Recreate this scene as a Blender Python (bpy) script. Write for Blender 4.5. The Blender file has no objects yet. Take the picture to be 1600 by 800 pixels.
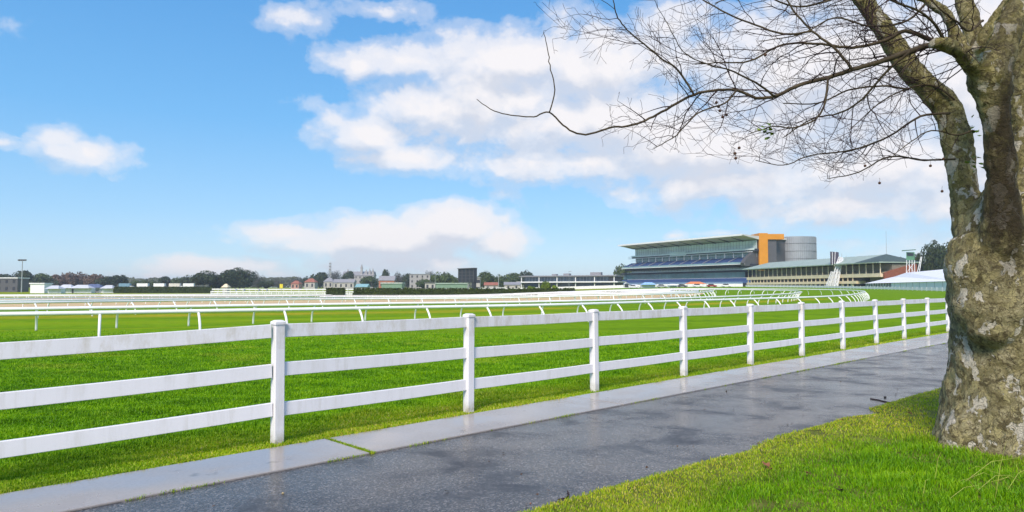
import bpy, bmesh, math, random
import numpy as np
from mathutils import Vector, Matrix, noise as mnoise
R = math.radians
random.seed(7); rng = np.random.default_rng(7)
SC = bpy.context.scene
COL = SC.collection

# ------------------------------------------------------------------ camera model
F = 1067.0; CAM_H = 1.63; PITCH = math.atan(50 / F)
def ray(px, py):
    x, y, z = (px - 800) / F, 1.0, -(py - 400) / F
    c, s = math.cos(PITCH), math.sin(PITCH)
    return Vector((x, y * c - z * s, y * s + z * c))

def sstep(a, b, x):
    t = np.clip((x - a) / (b - a), 0, 1); return t * t * (3 - 2 * t)

_LY = np.array([-9e3, 35, 60, 110, 180, 260, 400, 600, 1000, 5000])
_LZ = np.array([0, 0, -.15, -.6, -1.0, -.9, 0., 1.5, 2.4, 3.])
def terrain(x, y):
    x = np.asarray(x, float); y = np.asarray(y, float)
    az = x / np.maximum(y, 1.0)
    s = sstep(-0.12, 0.3, az)
    t = y - 35
    rise = np.where(t < -10, 0, np.where(t > 10, t, (t + 10) ** 2 / 40.0))
    right = np.where(rise < 330, rise * .0075, 330 * .0075 + (rise - 330) * .0015)
    left = np.interp(y, _LY, _LZ)
    return left * (1 - s) + right * s
def tz(x, y): return float(terrain(x, y))
def gp(px, py, h=0.0):
    d = ray(px, py); t = 1.5; prev = t
    while t < 4000:
        if CAM_H + d.z * t < tz(d.x * t, d.y * t) + h:
            a, b = prev, t
            for _ in range(30):
                m = (a + b) / 2
                if CAM_H + d.z * m < tz(d.x * m, d.y * m) + h: b = m
                else: a = m
            return Vector((d.x * b, d.y * b, tz(d.x * b, d.y * b)))
        prev = t; t *= 1.02
    raise ValueError("no hit %s %s" % (px, py))
def at(px, py, Y):
    d = ray(px, py); t = Y / d.y
    return Vector((d.x * t, Y, CAM_H + d.z * t))
def fp(px, Y):
    x = (px - 800) / F * Y
    return Vector((x, Y, tz(x, Y)))

# ------------------------------------------------------------------ mesh helpers
class MB:
    def __init__(s): s.v = []; s.f = []
    def add(s, vs, fs):
        o = len(s.v); s.v += [tuple(p) for p in vs]; s.f += [tuple(i + o for i in f) for f in fs]; return s
    def box(s, c, size, M=None):
        x, y, z = [k / 2 for k in size]
        vs = [Vector((a * x, b * y, d * z)) for d in (-1, 1) for a, b in ((-1, -1), (1, -1), (1, 1), (-1, 1))]
        if M: vs = [M @ p for p in vs]
        vs = [p + Vector(c) for p in vs]
        return s.add(vs, [(3, 2, 1, 0), (4, 5, 6, 7), (0, 1, 5, 4), (1, 2, 6, 5), (2, 3, 7, 6), (3, 0, 4, 7)])
    def hexa(s, b):  # 8 pts: bottom 4, top 4
        return s.add(b, [(3, 2, 1, 0), (4, 5, 6, 7), (0, 1, 5, 4), (1, 2, 6, 5), (2, 3, 7, 6), (3, 0, 4, 7)])
    def tube(s, pts, rad, n=8, cap=True, flat=1.0):
        pts = [Vector(p) for p in pts]
        if not hasattr(rad, '__len__'): rad = [rad] * len(pts)
        o = len(s.v); up = None
        for i, p in enumerate(pts):
            t = (pts[min(i + 1, len(pts) - 1)] - pts[max(i - 1, 0)])
            if t.length < 1e-9: t = Vector((0, 0, 1))
            t.normalize()
            if up is None:
                up = Vector((0, 0, 1)) if abs(t.z) < .9 else Vector((1, 0, 0))
            up = (up - t * up.dot(t))
            if up.length < 1e-6: up = t.orthogonal()
            up.normalize(); sd = t.cross(up)
            for k in range(n):
                a = 2 * math.pi * k / n
                s.v.append(tuple(p + sd * (math.cos(a) * rad[i]) + up * (math.sin(a) * rad[i] * flat)))
        for i in range(len(pts) - 1):
            for k in range(n):
                a = o + i * n + k; b = o + i * n + (k + 1) % n
                s.f.append((a, b, b + n, a + n))
        if cap:
            s.f.append(tuple(o + k for k in range(n))[::-1]); e = o + (len(pts) - 1) * n
            s.f.append(tuple(e + k for k in range(n)))
        return s
    def cyl(s, p, r, h, n=16, r2=None):
        p = Vector(p); return s.tube([p, p + Vector((0, 0, h))], [r, r if r2 is None else r2], n)
    def prism(s, poly, ext):
        """poly: list of Vectors (planar), ext: extrusion Vector"""
        n = len(poly); poly = [Vector(p) for p in poly]; e = Vector(ext)
        return s.add(poly + [p + e for p in poly], [tuple(range(n))[::-1], tuple(range(n, 2 * n))] +
                     [(i, (i + 1) % n, n + (i + 1) % n, n + i) for i in range(n)])
    def blob(s, c, r, seg=8, ring=5, sc=(1, 1, 1), bottom=-1.0):
        c = Vector(c); o = len(s.v)
        for j in range(ring + 1):
            ph = -math.pi / 2 + math.pi * j / ring
            for k in range(seg):
                a = 2 * math.pi * k / seg
                s.v.append(tuple(c + Vector((r * sc[0] * math.cos(ph) * math.cos(a), r * sc[1] * math.cos(ph) * math.sin(a), max(r * sc[2] * math.sin(ph), bottom * r)))))
        for j in range(ring):
            for k in range(seg):
                a = o + j * seg + k; b = o + j * seg + (k + 1) % seg
                s.f.append((a, b, b + seg, a + seg))
        return s

def link(name, me, m=None, parent=None, loc=None):
    o = bpy.data.objects.new(name, me); COL.objects.link(o)
    if m is not None: me.materials.append(m)
    if parent is not None: o.parent = parent
    if loc is not None: o.location = loc
    return o
def obj(name, mb, m, parent=None, loc=None, smooth=False, bevel=0, fix=True):
    me = bpy.data.meshes.new(name); me.from_pydata(mb.v, [], mb.f); me.update()
    if fix and len(mb.f) < 20000:
        bm = bmesh.new(); bm.from_mesh(me); bmesh.ops.recalc_face_normals(bm, faces=bm.faces); bm.to_mesh(me); bm.free()
    if smooth: me.polygons.foreach_set("use_smooth", [True] * len(me.polygons))
    o = link(name, me, m, parent, loc)
    if bevel:
        b = o.modifiers.new("bevel", 'BEVEL'); b.width = bevel; b.segments = 2; b.limit_method = 'ANGLE'
    return o
def thing(name, label, cat, loc=(0, 0, 0), rz=0, group=None):
    o = bpy.data.objects.new(name, None); COL.objects.link(o)
    o.location = loc; o.rotation_euler = (0, 0, rz); o.empty_display_size = .1
    return tag(o, label, cat, group)
def tag(o, label=None, cat=None, group=None, kind=None):
    if label: o['label'] = label
    if cat: o['category'] = cat
    if group: o['group'] = group
    if kind: o['kind'] = kind
    return o
def copy_tree(o, parent=None):
    c = o.copy(); COL.objects.link(c)
    if parent is not None: c.parent = parent
    for ch in o.children: copy_tree(ch, c)
    return c

# ------------------------------------------------------------------ materials
def nodes(m):
    m.use_nodes = True; nt = m.node_tree
    return nt, nt.nodes, nt.links, nt.nodes["Principled BSDF"]
def N(nt, typ, **kw):
    n = nt.nodes.new(typ)
    for k, v in kw.items():
        if k.startswith('i_'): n.inputs[k[2:].replace('_', ' ')].default_value = v
        else: setattr(n, k, v)
    return n
def noise_n(nt, scale, detail=4, rough=.55, vec=None, dist=0):
    n = nt.nodes.new("ShaderNodeTexNoise"); n.inputs["Scale"].default_value = scale
    n.inputs["Detail"].default_value = detail; n.inputs["Roughness"].default_value = rough; n.inputs["Distortion"].default_value = dist
    if vec is not None: nt.links.new(vec, n.inputs["Vector"])
    return n
def ramp(nt, fac, stops, interp='LINEAR'):
    r = nt.nodes.new("ShaderNodeValToRGB"); r.color_ramp.interpolation = interp
    el = r.color_ramp.elements
    while len(el) < len(stops): el.new(.5)
    for e, (p, c) in zip(el, stops):
        e.position = p; e.color = (c, c, c, 1) if not hasattr(c, '__len__') else (*c, 1)
    nt.links.new(fac, r.inputs[0]); return r
def mix(nt, fac, a, b, mode='MIX'):
    n = nt.nodes.new("ShaderNodeMix"); n.data_type = 'RGBA'; n.blend_type = mode
    for s, i in ((fac, 0), (a, 6), (b, 7)):
        if hasattr(s, 'default_value') or hasattr(s, 'is_output'): nt.links.new(s, n.inputs[i])
        elif hasattr(s, '__len__'): n.inputs[i].default_value = (*s, 1)
        else: n.inputs[i].default_value = s
    return n.outputs[2]
def math_n(nt, op, a, b=None, c=None, clamp=False):
    n = nt.nodes.new("ShaderNodeMath"); n.operation = op; n.use_clamp = clamp
    for i, s in enumerate((a, b, c)):
        if s is None: continue
        if hasattr(s, 'is_output'): nt.links.new(s, n.inputs[i])
        else: n.inputs[i].default_value = s
    return n.outputs[0]
def pos(nt): return nt.nodes.new("ShaderNodeNewGeometry").outputs["Position"]
def objco(nt): return nt.nodes.new("ShaderNodeTexCoord").outputs["Object"]
def vscale(nt, v, s):
    n = nt.nodes.new("ShaderNodeVectorMath"); n.operation = 'MULTIPLY'; nt.links.new(v, n.inputs[0]); n.inputs[1].default_value = s
    return n.outputs[0]
def bump(nt, bsdf, h, strength=.3, dist=.02):
    b = nt.nodes.new("ShaderNodeBump"); b.inputs["Strength"].default_value = strength; b.inputs["Distance"].default_value = dist
    nt.links.new(h, b.inputs["Height"]); nt.links.new(b.outputs[0], bsdf.inputs["Normal"]); return b
_mats = {}
def simple(name, col, rough=.6, metal=0, var=.25, scale=1.5, spec=.4, objcolor=False):
    if name in _mats: return _mats[name]
    m = bpy.data.materials.new(name); nt, ns, lk, b = nodes(m)
    nz = noise_n(nt, scale, 5, .6, pos(nt))
    dark = tuple(c * (1 - var) for c in col); light = tuple(min(1, c * (1 + var * .6)) for c in col)
    r = ramp(nt, nz.outputs[0], [(.3, dark), (.7, light)])
    lk.new(r.outputs[0], b.inputs["Base Color"])
    b.inputs["Roughness"].default_value = rough; b.inputs["Metallic"].default_value = metal
    b.inputs["Specular IOR Level"].default_value = spec
    _mats[name] = m; return m

# grass colours (albedo)
G_DARK = (.045, .115, .002); G_MID = (.125, .25, .002); G_LITE = (.215, .35, .003); G_YEL = (.32, .42, .012); G_STRAW = (.42, .36, .07)

def grass_ground_mat():
    m = bpy.data.materials.new("turf"); nt, ns, lk, b = nodes(m)
    P = pos(nt)
    big = noise_n(nt, .35, 4, .6, P)
    med = noise_n(nt, 2.2, 6, .65, vscale(nt, P, (.6, 1.3, 1)))
    fine = noise_n(nt, 28, 3, .6, P)
    v = math_n(nt, 'ADD', math_n(nt, 'MULTIPLY', med.outputs[0], .6), math_n(nt, 'MULTIPLY', fine.outputs[0], .4))
    c = ramp(nt, v, [(.34, G_DARK), (.48, G_MID), (.66, G_LITE)]).outputs[0]
    c = mix(nt, math_n(nt, 'MULTIPLY', ramp(nt, big.outputs[0], [(.4, 0.), (.7, 1.)]).outputs[0], .35), c, G_LITE)
    # mowing bands, about five metres wide, run along the straight
    sp = ns.new("ShaderNodeSeparateXYZ"); lk.new(P, sp.inputs[0])
    bw = math_n(nt, 'SINE', math_n(nt, 'ADD', math_n(nt, 'MULTIPLY', sp.outputs[1], 1.25), math_n(nt, 'MULTIPLY', sp.outputs[0], -.3)))
    c = mix(nt, ramp(nt, bw, [(.35, .0), (.65, .28)]).outputs[0], c, (.06, .15, .002))
    a = ns.new("ShaderNodeAttribute"); a.attribute_name = "dry"
    k = math_n(nt, 'MULTIPLY', a.outputs["Fac"], ramp(nt, med.outputs[0], [(.3, .25), (.55, 1.)]).outputs[0])
    dryc = mix(nt, fine.outputs[0], (.46, .31, .025), (.34, .34, .01))
    c = mix(nt, k, c, dryc)
    a2 = ns.new("ShaderNodeAttribute"); a2.attribute_name = "pale"
    c = mix(nt, math_n(nt, 'MULTIPLY', a2.outputs["Fac"], .8), c, (.30, .38, .006))
    lk.new(c, b.inputs["Base Color"]); b.inputs["Roughness"].default_value = .9; b.inputs["Specular IOR Level"].default_value = .03
    bump(nt, b, v, .5, .05)
    return m
def blade_mat():
    m = bpy.data.materials.new("grass_blade"); nt, ns, lk, b = nodes(m)
    a = ns.new("ShaderNodeAttribute"); a.attribute_name = "tint"
    g = ns.new("ShaderNodeNewGeometry")
    rnd = g.outputs["Random Per Island"]
    nz = noise_n(nt, 1.5, 6, .68, vscale(nt, g.outputs["Position"], (.8, 1.25, 1)))
    v = math_n(nt, 'ADD', math_n(nt, 'MULTIPLY', rnd, .3), math_n(nt, 'MULTIPLY', nz.outputs[0], .85))
    c = ramp(nt, v, [(.3, (.024, .095, .001)), (.56, (.145, .35, .003)), (.82, (.31, .53, .006))]).outputs[0]
    y = ramp(nt, rnd, [(.0, (.22, .42, .008)), (.45, (.40, .50, .012)), (.8, (.56, .52, .04)), (1., (.64, .52, .2))]).outputs[0]
    lk.new(mix(nt, a.outputs["Fac"], c, y), b.inputs["Base Color"])
    b.inputs["Roughness"].default_value = .5; b.inputs["Specular IOR Level"].default_value = .25
    # a little light through each blade
    t = ns.new("ShaderNodeBsdfTranslucent"); lk.new(b.inputs["Base Color"].links[0].from_socket, t.inputs[0])
    ms = ns.new("ShaderNodeMixShader"); ms.inputs[0].default_value = .3
    lk.new(b.outputs[0], ms.inputs[1]); lk.new(t.outputs[0], ms.inputs[2]); lk.new(ms.outputs[0], ns["Material Output"].inputs[0])
    return m
def asphalt_mat():
    m = bpy.data.materials.new("wet_asphalt"); nt, ns, lk, b = nodes(m)
    P = pos(nt)
    grain = noise_n(nt, 90, 3, .7, P); vor = ns.new("ShaderNodeTexVoronoi"); vor.inputs["Scale"].default_value = 70; lk.new(P, vor.inputs["Vector"])
    rot = ns.new("ShaderNodeMapping"); rot.inputs["Rotation"].default_value = (0, 0, R(45)); rot.inputs["Scale"].default_value = (.8, 1.0, 1); lk.new(P, rot.inputs["Vector"])
    wet = noise_n(nt, 1.3, 7, .68, rot.outputs[0], .3)
    stones = ramp(nt, vor.outputs["Color"], [(.15, (.018, .016, .015)), (.6, (.05, .045, .043)), (1., (.22, .20, .19))]).outputs[0]
    wf = ramp(nt, wet.outputs[0], [(.36, 1.), (.50, 0.)]).outputs[0]
    c = mix(nt, math_n(nt, 'MULTIPLY', wf, .7), stones, (.02, .02, .023))
    lk.new(c, b.inputs["Base Color"])
    rr = ramp(nt, wet.outputs[0], [(.35, .42), (.47, .26), (.60, .14)])
    lk.new(rr.outputs[0], b.inputs["Roughness"]); b.inputs["Specular IOR Level"].default_value = .5
    bump(nt, b, math_n(nt, 'ADD', vor.outputs["Distance"], grain.outputs[0]), .2, .004)
    return m
def concrete_mat():
    m = bpy.data.materials.new("wet_concrete"); nt, ns, lk, b = nodes(m)
    P = pos(nt); n1 = noise_n(nt, 1.1, 6, .6, P); n2 = noise_n(nt, 40, 3, .6, P)
    c = mix(nt, n1.outputs[0], (.27, .24, .22), (.39, .355, .33))
    c = mix(nt, ramp(nt, n2.outputs[0], [(.3, .35), (.6, 0.)]).outputs[0], c, (.24, .205, .185))
    sp = noise_n(nt, 2.4, 3, .6, P); c = mix(nt, ramp(nt, sp.outputs[0], [(.66, 0.), (.74, .7)]).outputs[0], c, (.11, .09, .075))
    lk.new(c, b.inputs["Base Color"])
    lk.new(ramp(nt, n1.outputs[0], [(.38, .30), (.58, .13)]).outputs[0], b.inputs["Roughness"])
    b.inputs["Specular IOR Level"].default_value = .85; b.inputs["IOR"].default_value = 1.5
    bump(nt, b, n2.outputs[0], .03, .003)
    return m
def fence_mat():
    m = bpy.data.materials.new("white_fence_paint"); nt, ns, lk, b = nodes(m)
    P = pos(nt)
    st = noise_n(nt, 3, 6, .7, vscale(nt, P, (3.2, 3.2, .35)))
    bl = noise_n(nt, .9, 4, .6, P)
    k = math_n(nt, 'MULTIPLY', ramp(nt, st.outputs[0], [(.5, 0.), (.72, 1.)]).outputs[0], ramp(nt, bl.outputs[0], [(.42, 0.05), (.65, .5)]).outputs[0])
    c = mix(nt, st.outputs[0], (.84, .83, .85), (.74, .73, .755))
    c = mix(nt, k, c, (.40, .37, .24))
    sx = ns.new("ShaderNodeSeparateXYZ"); lk.new(P, sx.inputs[0])
    top_ = math_n(nt, 'MULTIPLY', ramp(nt, sx.outputs[2], [(.99, 0.), (1., 1.)]).outputs[0], ramp(nt, noise_n(nt, 2.2, 6, .75, vscale(nt, P, (2.5, 2.5, 1.))).outputs[0], [(.48, 0.), (.66, .48)]).outputs[0])
    c = mix(nt, top_, c, (.47, .42, .30))
    foot = math_n(nt, 'MULTIPLY', ramp(nt, sx.outputs[2], [(.02, 1.), (.16, 0.)]).outputs[0], ramp(nt, noise_n(nt, 14, 4, .7, P).outputs[0], [(.35, .1), (.6, .85)]).outputs[0])
    c = mix(nt, foot, c, (.30, .25, .15))
    lk.new(c, b.inputs["Base Color"]); b.inputs["Roughness"].default_value = .45
    bump(nt, b, noise_n(nt, 60, 3, .6, P).outputs[0], .05, .004)
    return m
def bark_mat():
    m = bpy.data.materials.new("plane_tree_bark"); nt, ns, lk, b = nodes(m)
    P = objco(nt)
    wob = noise_n(nt, 5, 4, .6, P)
    ds = ns.new("ShaderNodeVectorMath"); ds.operation = 'MULTIPLY_ADD'; lk.new(wob.outputs["Color"], ds.inputs[0]); ds.inputs[1].default_value = (.16, .16, .16); lk.new(P, ds.inputs[2])
    Q = ds.outputs[0]; Qs = vscale(nt, Q, (1, 1, .55))
    n1 = noise_n(nt, 7, 8, .7, Q); n2 = noise_n(nt, 9, 5, .65, Qs); n3 = noise_n(nt, 16, 6, .7, Q); n4 = noise_n(nt, 48, 5, .75, Q)
    n5 = noise_n(nt, 6.8, 3.5, .55, vscale(nt, Q, (1.15, 1.0, .6)))
    c = ramp(nt, n1.outputs[0], [(.3, (.115, .095, .042)), (.44, (.26, .225, .108)), (.56, (.41, .36, .20)), (.72, (.56, .50, .34))]).outputs[0]
    sx = ns.new("ShaderNodeSeparateXYZ"); lk.new(P, sx.inputs[0])
    up = ramp(nt, math_n(nt, 'MULTIPLY', sx.outputs[2], .2), [(.30, .12), (.48, .85)]).outputs[0]
    moss = math_n(nt, 'MULTIPLY', up, ramp(nt, n2.outputs[0], [(.36, 0.1), (.55, 1.)]).outputs[0])
    c = mix(nt, math_n(nt, 'MULTIPLY', moss, .85), c, (.20, .175, .04))
    c = mix(nt, ramp(nt, n3.outputs[0], [(.52, 0.), (.57, .75)]).outputs[0], c, (.085, .065, .03))
    c = mix(nt, ramp(nt, n2.outputs[0], [(.56, 0.), (.58, .9)]).outputs[0], c, (.46, .40, .19))
    pale = ramp(nt, n5.outputs[0], [(.582, 0.), (.60, 1.)]).outputs[0]
    low = ramp(nt, math_n(nt, 'MULTIPLY', sx.outputs[2], .2), [(.38, 1.), (.7, .75)]).outputs[0]
    pale = math_n(nt, 'MULTIPLY', pale, low)
    c = mix(nt, math_n(nt, 'MULTIPLY', pale, .95), c, mix(nt, n3.outputs[0], (.52, .47, .35), (.82, .77, .66)))
    c = mix(nt, ramp(nt, n4.outputs[0], [(.34, .7), (.47, 0.)]).outputs[0], c, (.05, .038, .02))
    # dark streak down the nearest stem: its shaded side painted into the bark
    stem_shade = math_n(nt, 'MULTIPLY', ramp(nt, math_n(nt, 'MULTIPLY_ADD', sx.outputs[1], 1., 1.), [(.50, 1.), (.80, 0.)]).outputs[0], ramp(nt, math_n(nt, 'MULTIPLY', sx.outputs[2], .2), [(.30, 0.), (.41, 1.)]).outputs[0])
    stem_shade = math_n(nt, 'MULTIPLY', stem_shade, ramp(nt, math_n(nt, 'MULTIPLY', sx.outputs[2], .2), [(.66, 1.), (.74, .45)]).outputs[0])
    stem_shade = math_n(nt, 'MULTIPLY', stem_shade, ramp(nt, noise_n(nt, 4, 5, .65, Qs).outputs[0], [(.32, .35), (.46, .93)]).outputs[0])
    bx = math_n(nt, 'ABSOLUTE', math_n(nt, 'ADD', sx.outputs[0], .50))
    stem_shade = math_n(nt, 'MULTIPLY', stem_shade, ramp(nt, bx, [(.10, 1.), (.24, 0.)]).outputs[0])
    c = mix(nt, stem_shade, c, (.034, .024, .012))
    lk.new(c, b.inputs["Base Color"]); b.inputs["Roughness"].default_value = .75; b.inputs["Specular IOR Level"].default_value = .25
    h = math_n(nt, 'ADD', math_n(nt, 'MULTIPLY', n4.outputs[0], .5), math_n(nt, 'ADD', math_n(nt, 'MULTIPLY', n3.outputs[0], .8), math_n(nt, 'MULTIPLY', pale, -.3)))
    vc = ns.new("ShaderNodeTexVoronoi"); vc.feature = 'DISTANCE_TO_EDGE'; vc.inputs["Scale"].default_value = 15; lk.new(vscale(nt, Q, (1, 1, .5)), vc.inputs["Vector"])
    crk = ramp(nt, vc.outputs["Distance"], [(.0, 1.), (.055, 0.)]).outputs[0]
    crk = math_n(nt, 'MULTIPLY', crk, ramp(nt, n1.outputs[0], [(.4, 0.), (.55, .8)]).outputs[0])
    c = mix(nt, math_n(nt, 'MULTIPLY', crk, .4), c, (.07, .055, .03)); lk.new(c, b.inputs["Base Color"])
    h = math_n(nt, 'ADD', h, math_n(nt, 'MULTIPLY', crk, -.25))
    bump(nt, b, h, 1.0, .06)
    return m
def foliage_mat(name, dark, lite):
    m = bpy.data.materials.new(name); nt, ns, lk, b = nodes(m)
    g = ns.new("ShaderNodeNewGeometry"); nz = noise_n(nt, .35, 4, .6, g.outputs["Position"])
    v = math_n(nt, 'ADD', math_n(nt, 'MULTIPLY', g.outputs["Random Per Island"], .5), math_n(nt, 'MULTIPLY', nz.outputs[0], .5))
    lk.new(ramp(nt, v, [(.25, dark), (.8, lite)]).outputs[0], b.inputs["Base Color"])
    b.inputs["Roughness"].default_value = .65; b.inputs["Specular IOR Level"].default_value = .2
    return m
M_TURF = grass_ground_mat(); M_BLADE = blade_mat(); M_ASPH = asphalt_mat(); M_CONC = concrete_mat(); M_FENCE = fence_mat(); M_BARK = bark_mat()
M_RAIL = simple("rail_white_pvc", (.86, .86, .87), .35, var=.06, scale=3)
M_SAND = simple("sand_track", (.62, .46, .25), .9, var=.25, scale=.6, spec=.1)
M_WHITE = simple("white_paint", (.8, .8, .82), .5, var=.1)
M_CANVAS = simple("white_canvas", (.82, .83, .86), .6, var=.06, scale=.4)
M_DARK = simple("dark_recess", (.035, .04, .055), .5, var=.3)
M_DKGREY = simple("dark_grey_cladding", (.10, .10, .11), .5, var=.15)
M_STEEL = simple("galvanised_steel", (.45, .46, .47), .4, metal=.4, var=.15)
M_TWIG = simple("twig_bark", (.045, .026, .028), .8, var=.35, scale=4, spec=.15)
M_BRANCH = simple("branch_bark", (.075, .058, .036), .8, var=.55, scale=7, spec=.15)
M_GLASS = simple("teal_glass", (.24, .37, .39), .12, var=.3, scale=.12, spec=.8)
M_BLUE = simple("blue_seats", (.07, .13, .30), .5, var=.25, scale=.5)
M_ORANGE = simple("orange_panel", (.66, .265, .012), .45, var=.1, scale=.3)
M_DRUM = simple("drum_metal", (.36, .38, .42), .45, metal=.2, var=.12, scale=.25)
M_GREENROOF = simple("green_roof_sheet", (.34, .42, .36), .5, var=.15, scale=.4)
M_DKGREEN = simple("dark_green_slate", (.07, .10, .09), .6, var=.2)
M_CREAM = simple("cream_render", (.80, .66, .46), .7, var=.12, scale=.5)
M_BRICK = simple("red_brick", (.25, .085, .05), .8, var=.25, scale=2)
M_REDROOF = simple("terracotta_tiles", (.34, .13, .09), .8, var=.25, scale=.8)
M_GREYROOF = simple("grey_roof", (.28, .28, .30), .6, var=.2)
M_STUCCO = simple("pale_stucco", (.44, .42, .40), .8, var=.15, scale=.4)
M_GREENSHED = simple("green_shed_sheet", (.19, .30, .22), .5, var=.15, scale=.5)
M_TRUNK = simple("far_trunk", (.10, .075, .05), .9, var=.3)
M_LEAF = {'dark': foliage_mat("dark_leaves", (.012, .026, .010), (.06, .085, .03)),
          'mid': foliage_mat("mid_leaves", (.03, .055, .015), (.10, .14, .04)),
          'brown': foliage_mat("brown_leaves", (.07, .045, .03), (.20, .13, .085)),
          'grey': foliage_mat("grey_leaves", (.05, .055, .05), (.13, .135, .12)),
          'hedge': foliage_mat("hedge_leaves", (.008, .02, .003), (.04, .065, .008)),
          'bush': foliage_mat("bush_leaves", (.05, .10, .01), (.20, .28, .03))}

# ------------------------------------------------------------------ noise helper on arrays
def vnoise(x, y, s, seed=0):
    """smooth value noise on numpy arrays"""
    x = np.asarray(x) * s + seed * 17.3; y = np.asarray(y) * s + seed * 9.1
    xi = np.floor(x).astype(np.int64); yi = np.floor(y).astype(np.int64); xf = x - xi; yf = y - yi
    xf = xf * xf * (3 - 2 * xf); yf = yf * yf * (3 - 2 * yf)
    def h(a, b):
        n = (a * 374761393 + b * 668265263 + seed * 1013) & 0x7fffffff
        n = ((n ^ (n >> 13)) * 1274126177) & 0x7fffffff
        return ((n ^ (n >> 16)) & 0xffff) / 65535.0
    return (h(xi, yi) * (1 - xf) + h(xi + 1, yi) * xf) * (1 - yf) + (h(xi, yi + 1) * (1 - xf) + h(xi + 1, yi + 1) * xf) * yf
def polydist(x, y, pl):
    """distance and signed side to a polyline of Vectors"""
    best = np.full(x.shape, 1e9)
    for a, b in zip(pl[:-1], pl[1:]):
        dx, dy = b.x - a.x, b.y - a.y; L2 = dx * dx + dy * dy + 1e-12
        t = np.clip(((x - a.x) * dx + (y - a.y) * dy) / L2, 0, 1)
        best = np.minimum(best, np.hypot(x - a.x - t * dx, y - a.y - t * dy))
    return best

# ------------------------------------------------------------------ ground sheet
P_first = gp(433, 695); P_tenth = gp(1450, 523.5)
STEP = (P_tenth - P_first) / 9; STEP.z = 0
FD = STEP.normalized(); FN = Vector((FD.y, -FD.x, 0))          # along the fence, and toward the path
BAY = STEP.length
def off(x, y): return (np.asarray(x) - P_first.x) * FN.x + (np.asarray(y) - P_first.y) * FN.y
def alongf(x, y): return (np.asarray(x) - P_first.x) * FD.x + (np.asarray(y) - P_first.y) * FD.y
def fpt(a, o, z=0): p = P_first + FD * a + FN * o; return Vector((p.x, p.y, z))

def axis(lo, near_lo, near_hi, hi, step):
    a = list(np.arange(near_lo, near_hi + 1e-6, step)); s = step; x = near_hi
    while x < hi: s *= 1.16; x += s; a.append(min(x, hi))
    s = step; x = near_lo; b = []
    while x > lo: s *= 1.16; x -= s; b.append(max(x, lo))
    return np.array(b[::-1] + a)
def build_ground():
    xs = axis(-2600, -42, 48, 2600, .5); ys = axis(-120, 0, 85, 3200, .5)
    X, Y = np.meshgrid(xs, ys); Z = terrain(X, Y)
    nx, ny = len(xs), len(ys)
    co = np.stack([X, Y, Z], -1).reshape(-1, 3)
    i = np.arange(nx * ny).reshape(ny, nx)
    q = np.stack([i[:-1, :-1], i[:-1, 1:], i[1:, 1:], i[1:, :-1]], -1).reshape(-1, 4)
    me = bpy.data.meshes.new("ground"); me.vertices.add(len(co)); me.vertices.foreach_set("co", co.ravel())
    me.loops.add(q.size); me.loops.foreach_set("vertex_index", q.ravel().astype(np.int32))
    me.polygons.add(len(q)); me.polygons.foreach_set("loop_start", np.arange(0, q.size, 4, dtype=np.int32))
    me.update(calc_edges=True)
    x, y = co[:, 0], co[:, 1]
    d1 = polydist(x, y, [gp(-150, 499), gp(0, 496), gp(280, 492.5), gp(560, 489), gp(850, 482)])
    d2 = polydist(x, y, [gp(1050, 477), gp(1200, 471), gp(1285, 467)])
    d3 = polydist(x, y, [gp(-150, 474), gp(0, 472), gp(400, 468), gp(800, 464), gp(1000, 461)])
    n = vnoise(x, y, .5, 3)
    dry = np.clip(np.exp(-(d1 / 3.0) ** 2) * .85 + np.exp(-(d2 / 1.6) ** 2) * .8 + np.exp(-(d3 / 22.) ** 2) * .5 * (x / np.maximum(y, 1) < .1), 0, 1) * (.5 + .7 * n)
    far = sstep(70, 150, y) * (x / np.maximum(y, 1) < .15) * .5
    dry = np.clip(np.maximum(dry, far * vnoise(x, y, .05, 5) * 1.4), 0, 1)
    p1 = polydist(x, y, [gp(-150, 520), gp(0, 517), gp(300, 511.5), gp(560, 505), gp(850, 496)])
    o_ = off(x, y)
    pale = np.clip(np.exp(-(p1 / .45) ** 2) * .6 + sstep(-1.1, -.2, o_) * (o_ < .6) * .8 * (vnoise(x, y, 1.2, 9) * .8 + .4) + .5 * np.exp(-(polydist(x, y, [gp(-50, 507), gp(300, 503), gp(600, 497), gp(900, 488)]) / 1.6) ** 2), 0, 1)
    for nm, arr in (("dry", dry), ("pale", pale)):
        at_ = me.attributes.new(nm, 'FLOAT', 'POINT'); at_.data.foreach_set("value", arr.astype(np.float32))
    me.polygons.foreach_set("use_smooth", np.ones(len(q), bool))
    o = link("ground", me, M_TURF); tag(o, kind='structure'); return o
build_ground()

def strip(name, A, B, m, lift, sub=1):
    """flat sheet between two world polylines of equal length"""
    mb = MB()
    for k in range(len(A)):
        for t in range(sub + 1):
            p = A[k].lerp(B[k], t / sub); mb.v.append((p.x, p.y, tz(p.x, p.y) + lift))
    w = sub + 1
    for k in range(len(A) - 1):
        for t in range(sub): a = k * w + t; mb.f.append((a, a + 1, a + w + 1, a + w))
    return tag(obj(name, mb, m), kind='structure')
def resample(pl, n):
    d = [0]
    for a, b in zip(pl[:-1], pl[1:]): d.append(d[-1] + (b - a).length)
    out = []
    for i in range(n):
        s = d[-1] * i / (n - 1); j = 0
        while j < len(pl) - 2 and d[j + 1] < s: j += 1
        t = (s - d[j]) / max(d[j + 1] - d[j], 1e-9); out.append(pl[j].lerp(pl[j + 1], t))
    return out
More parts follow.
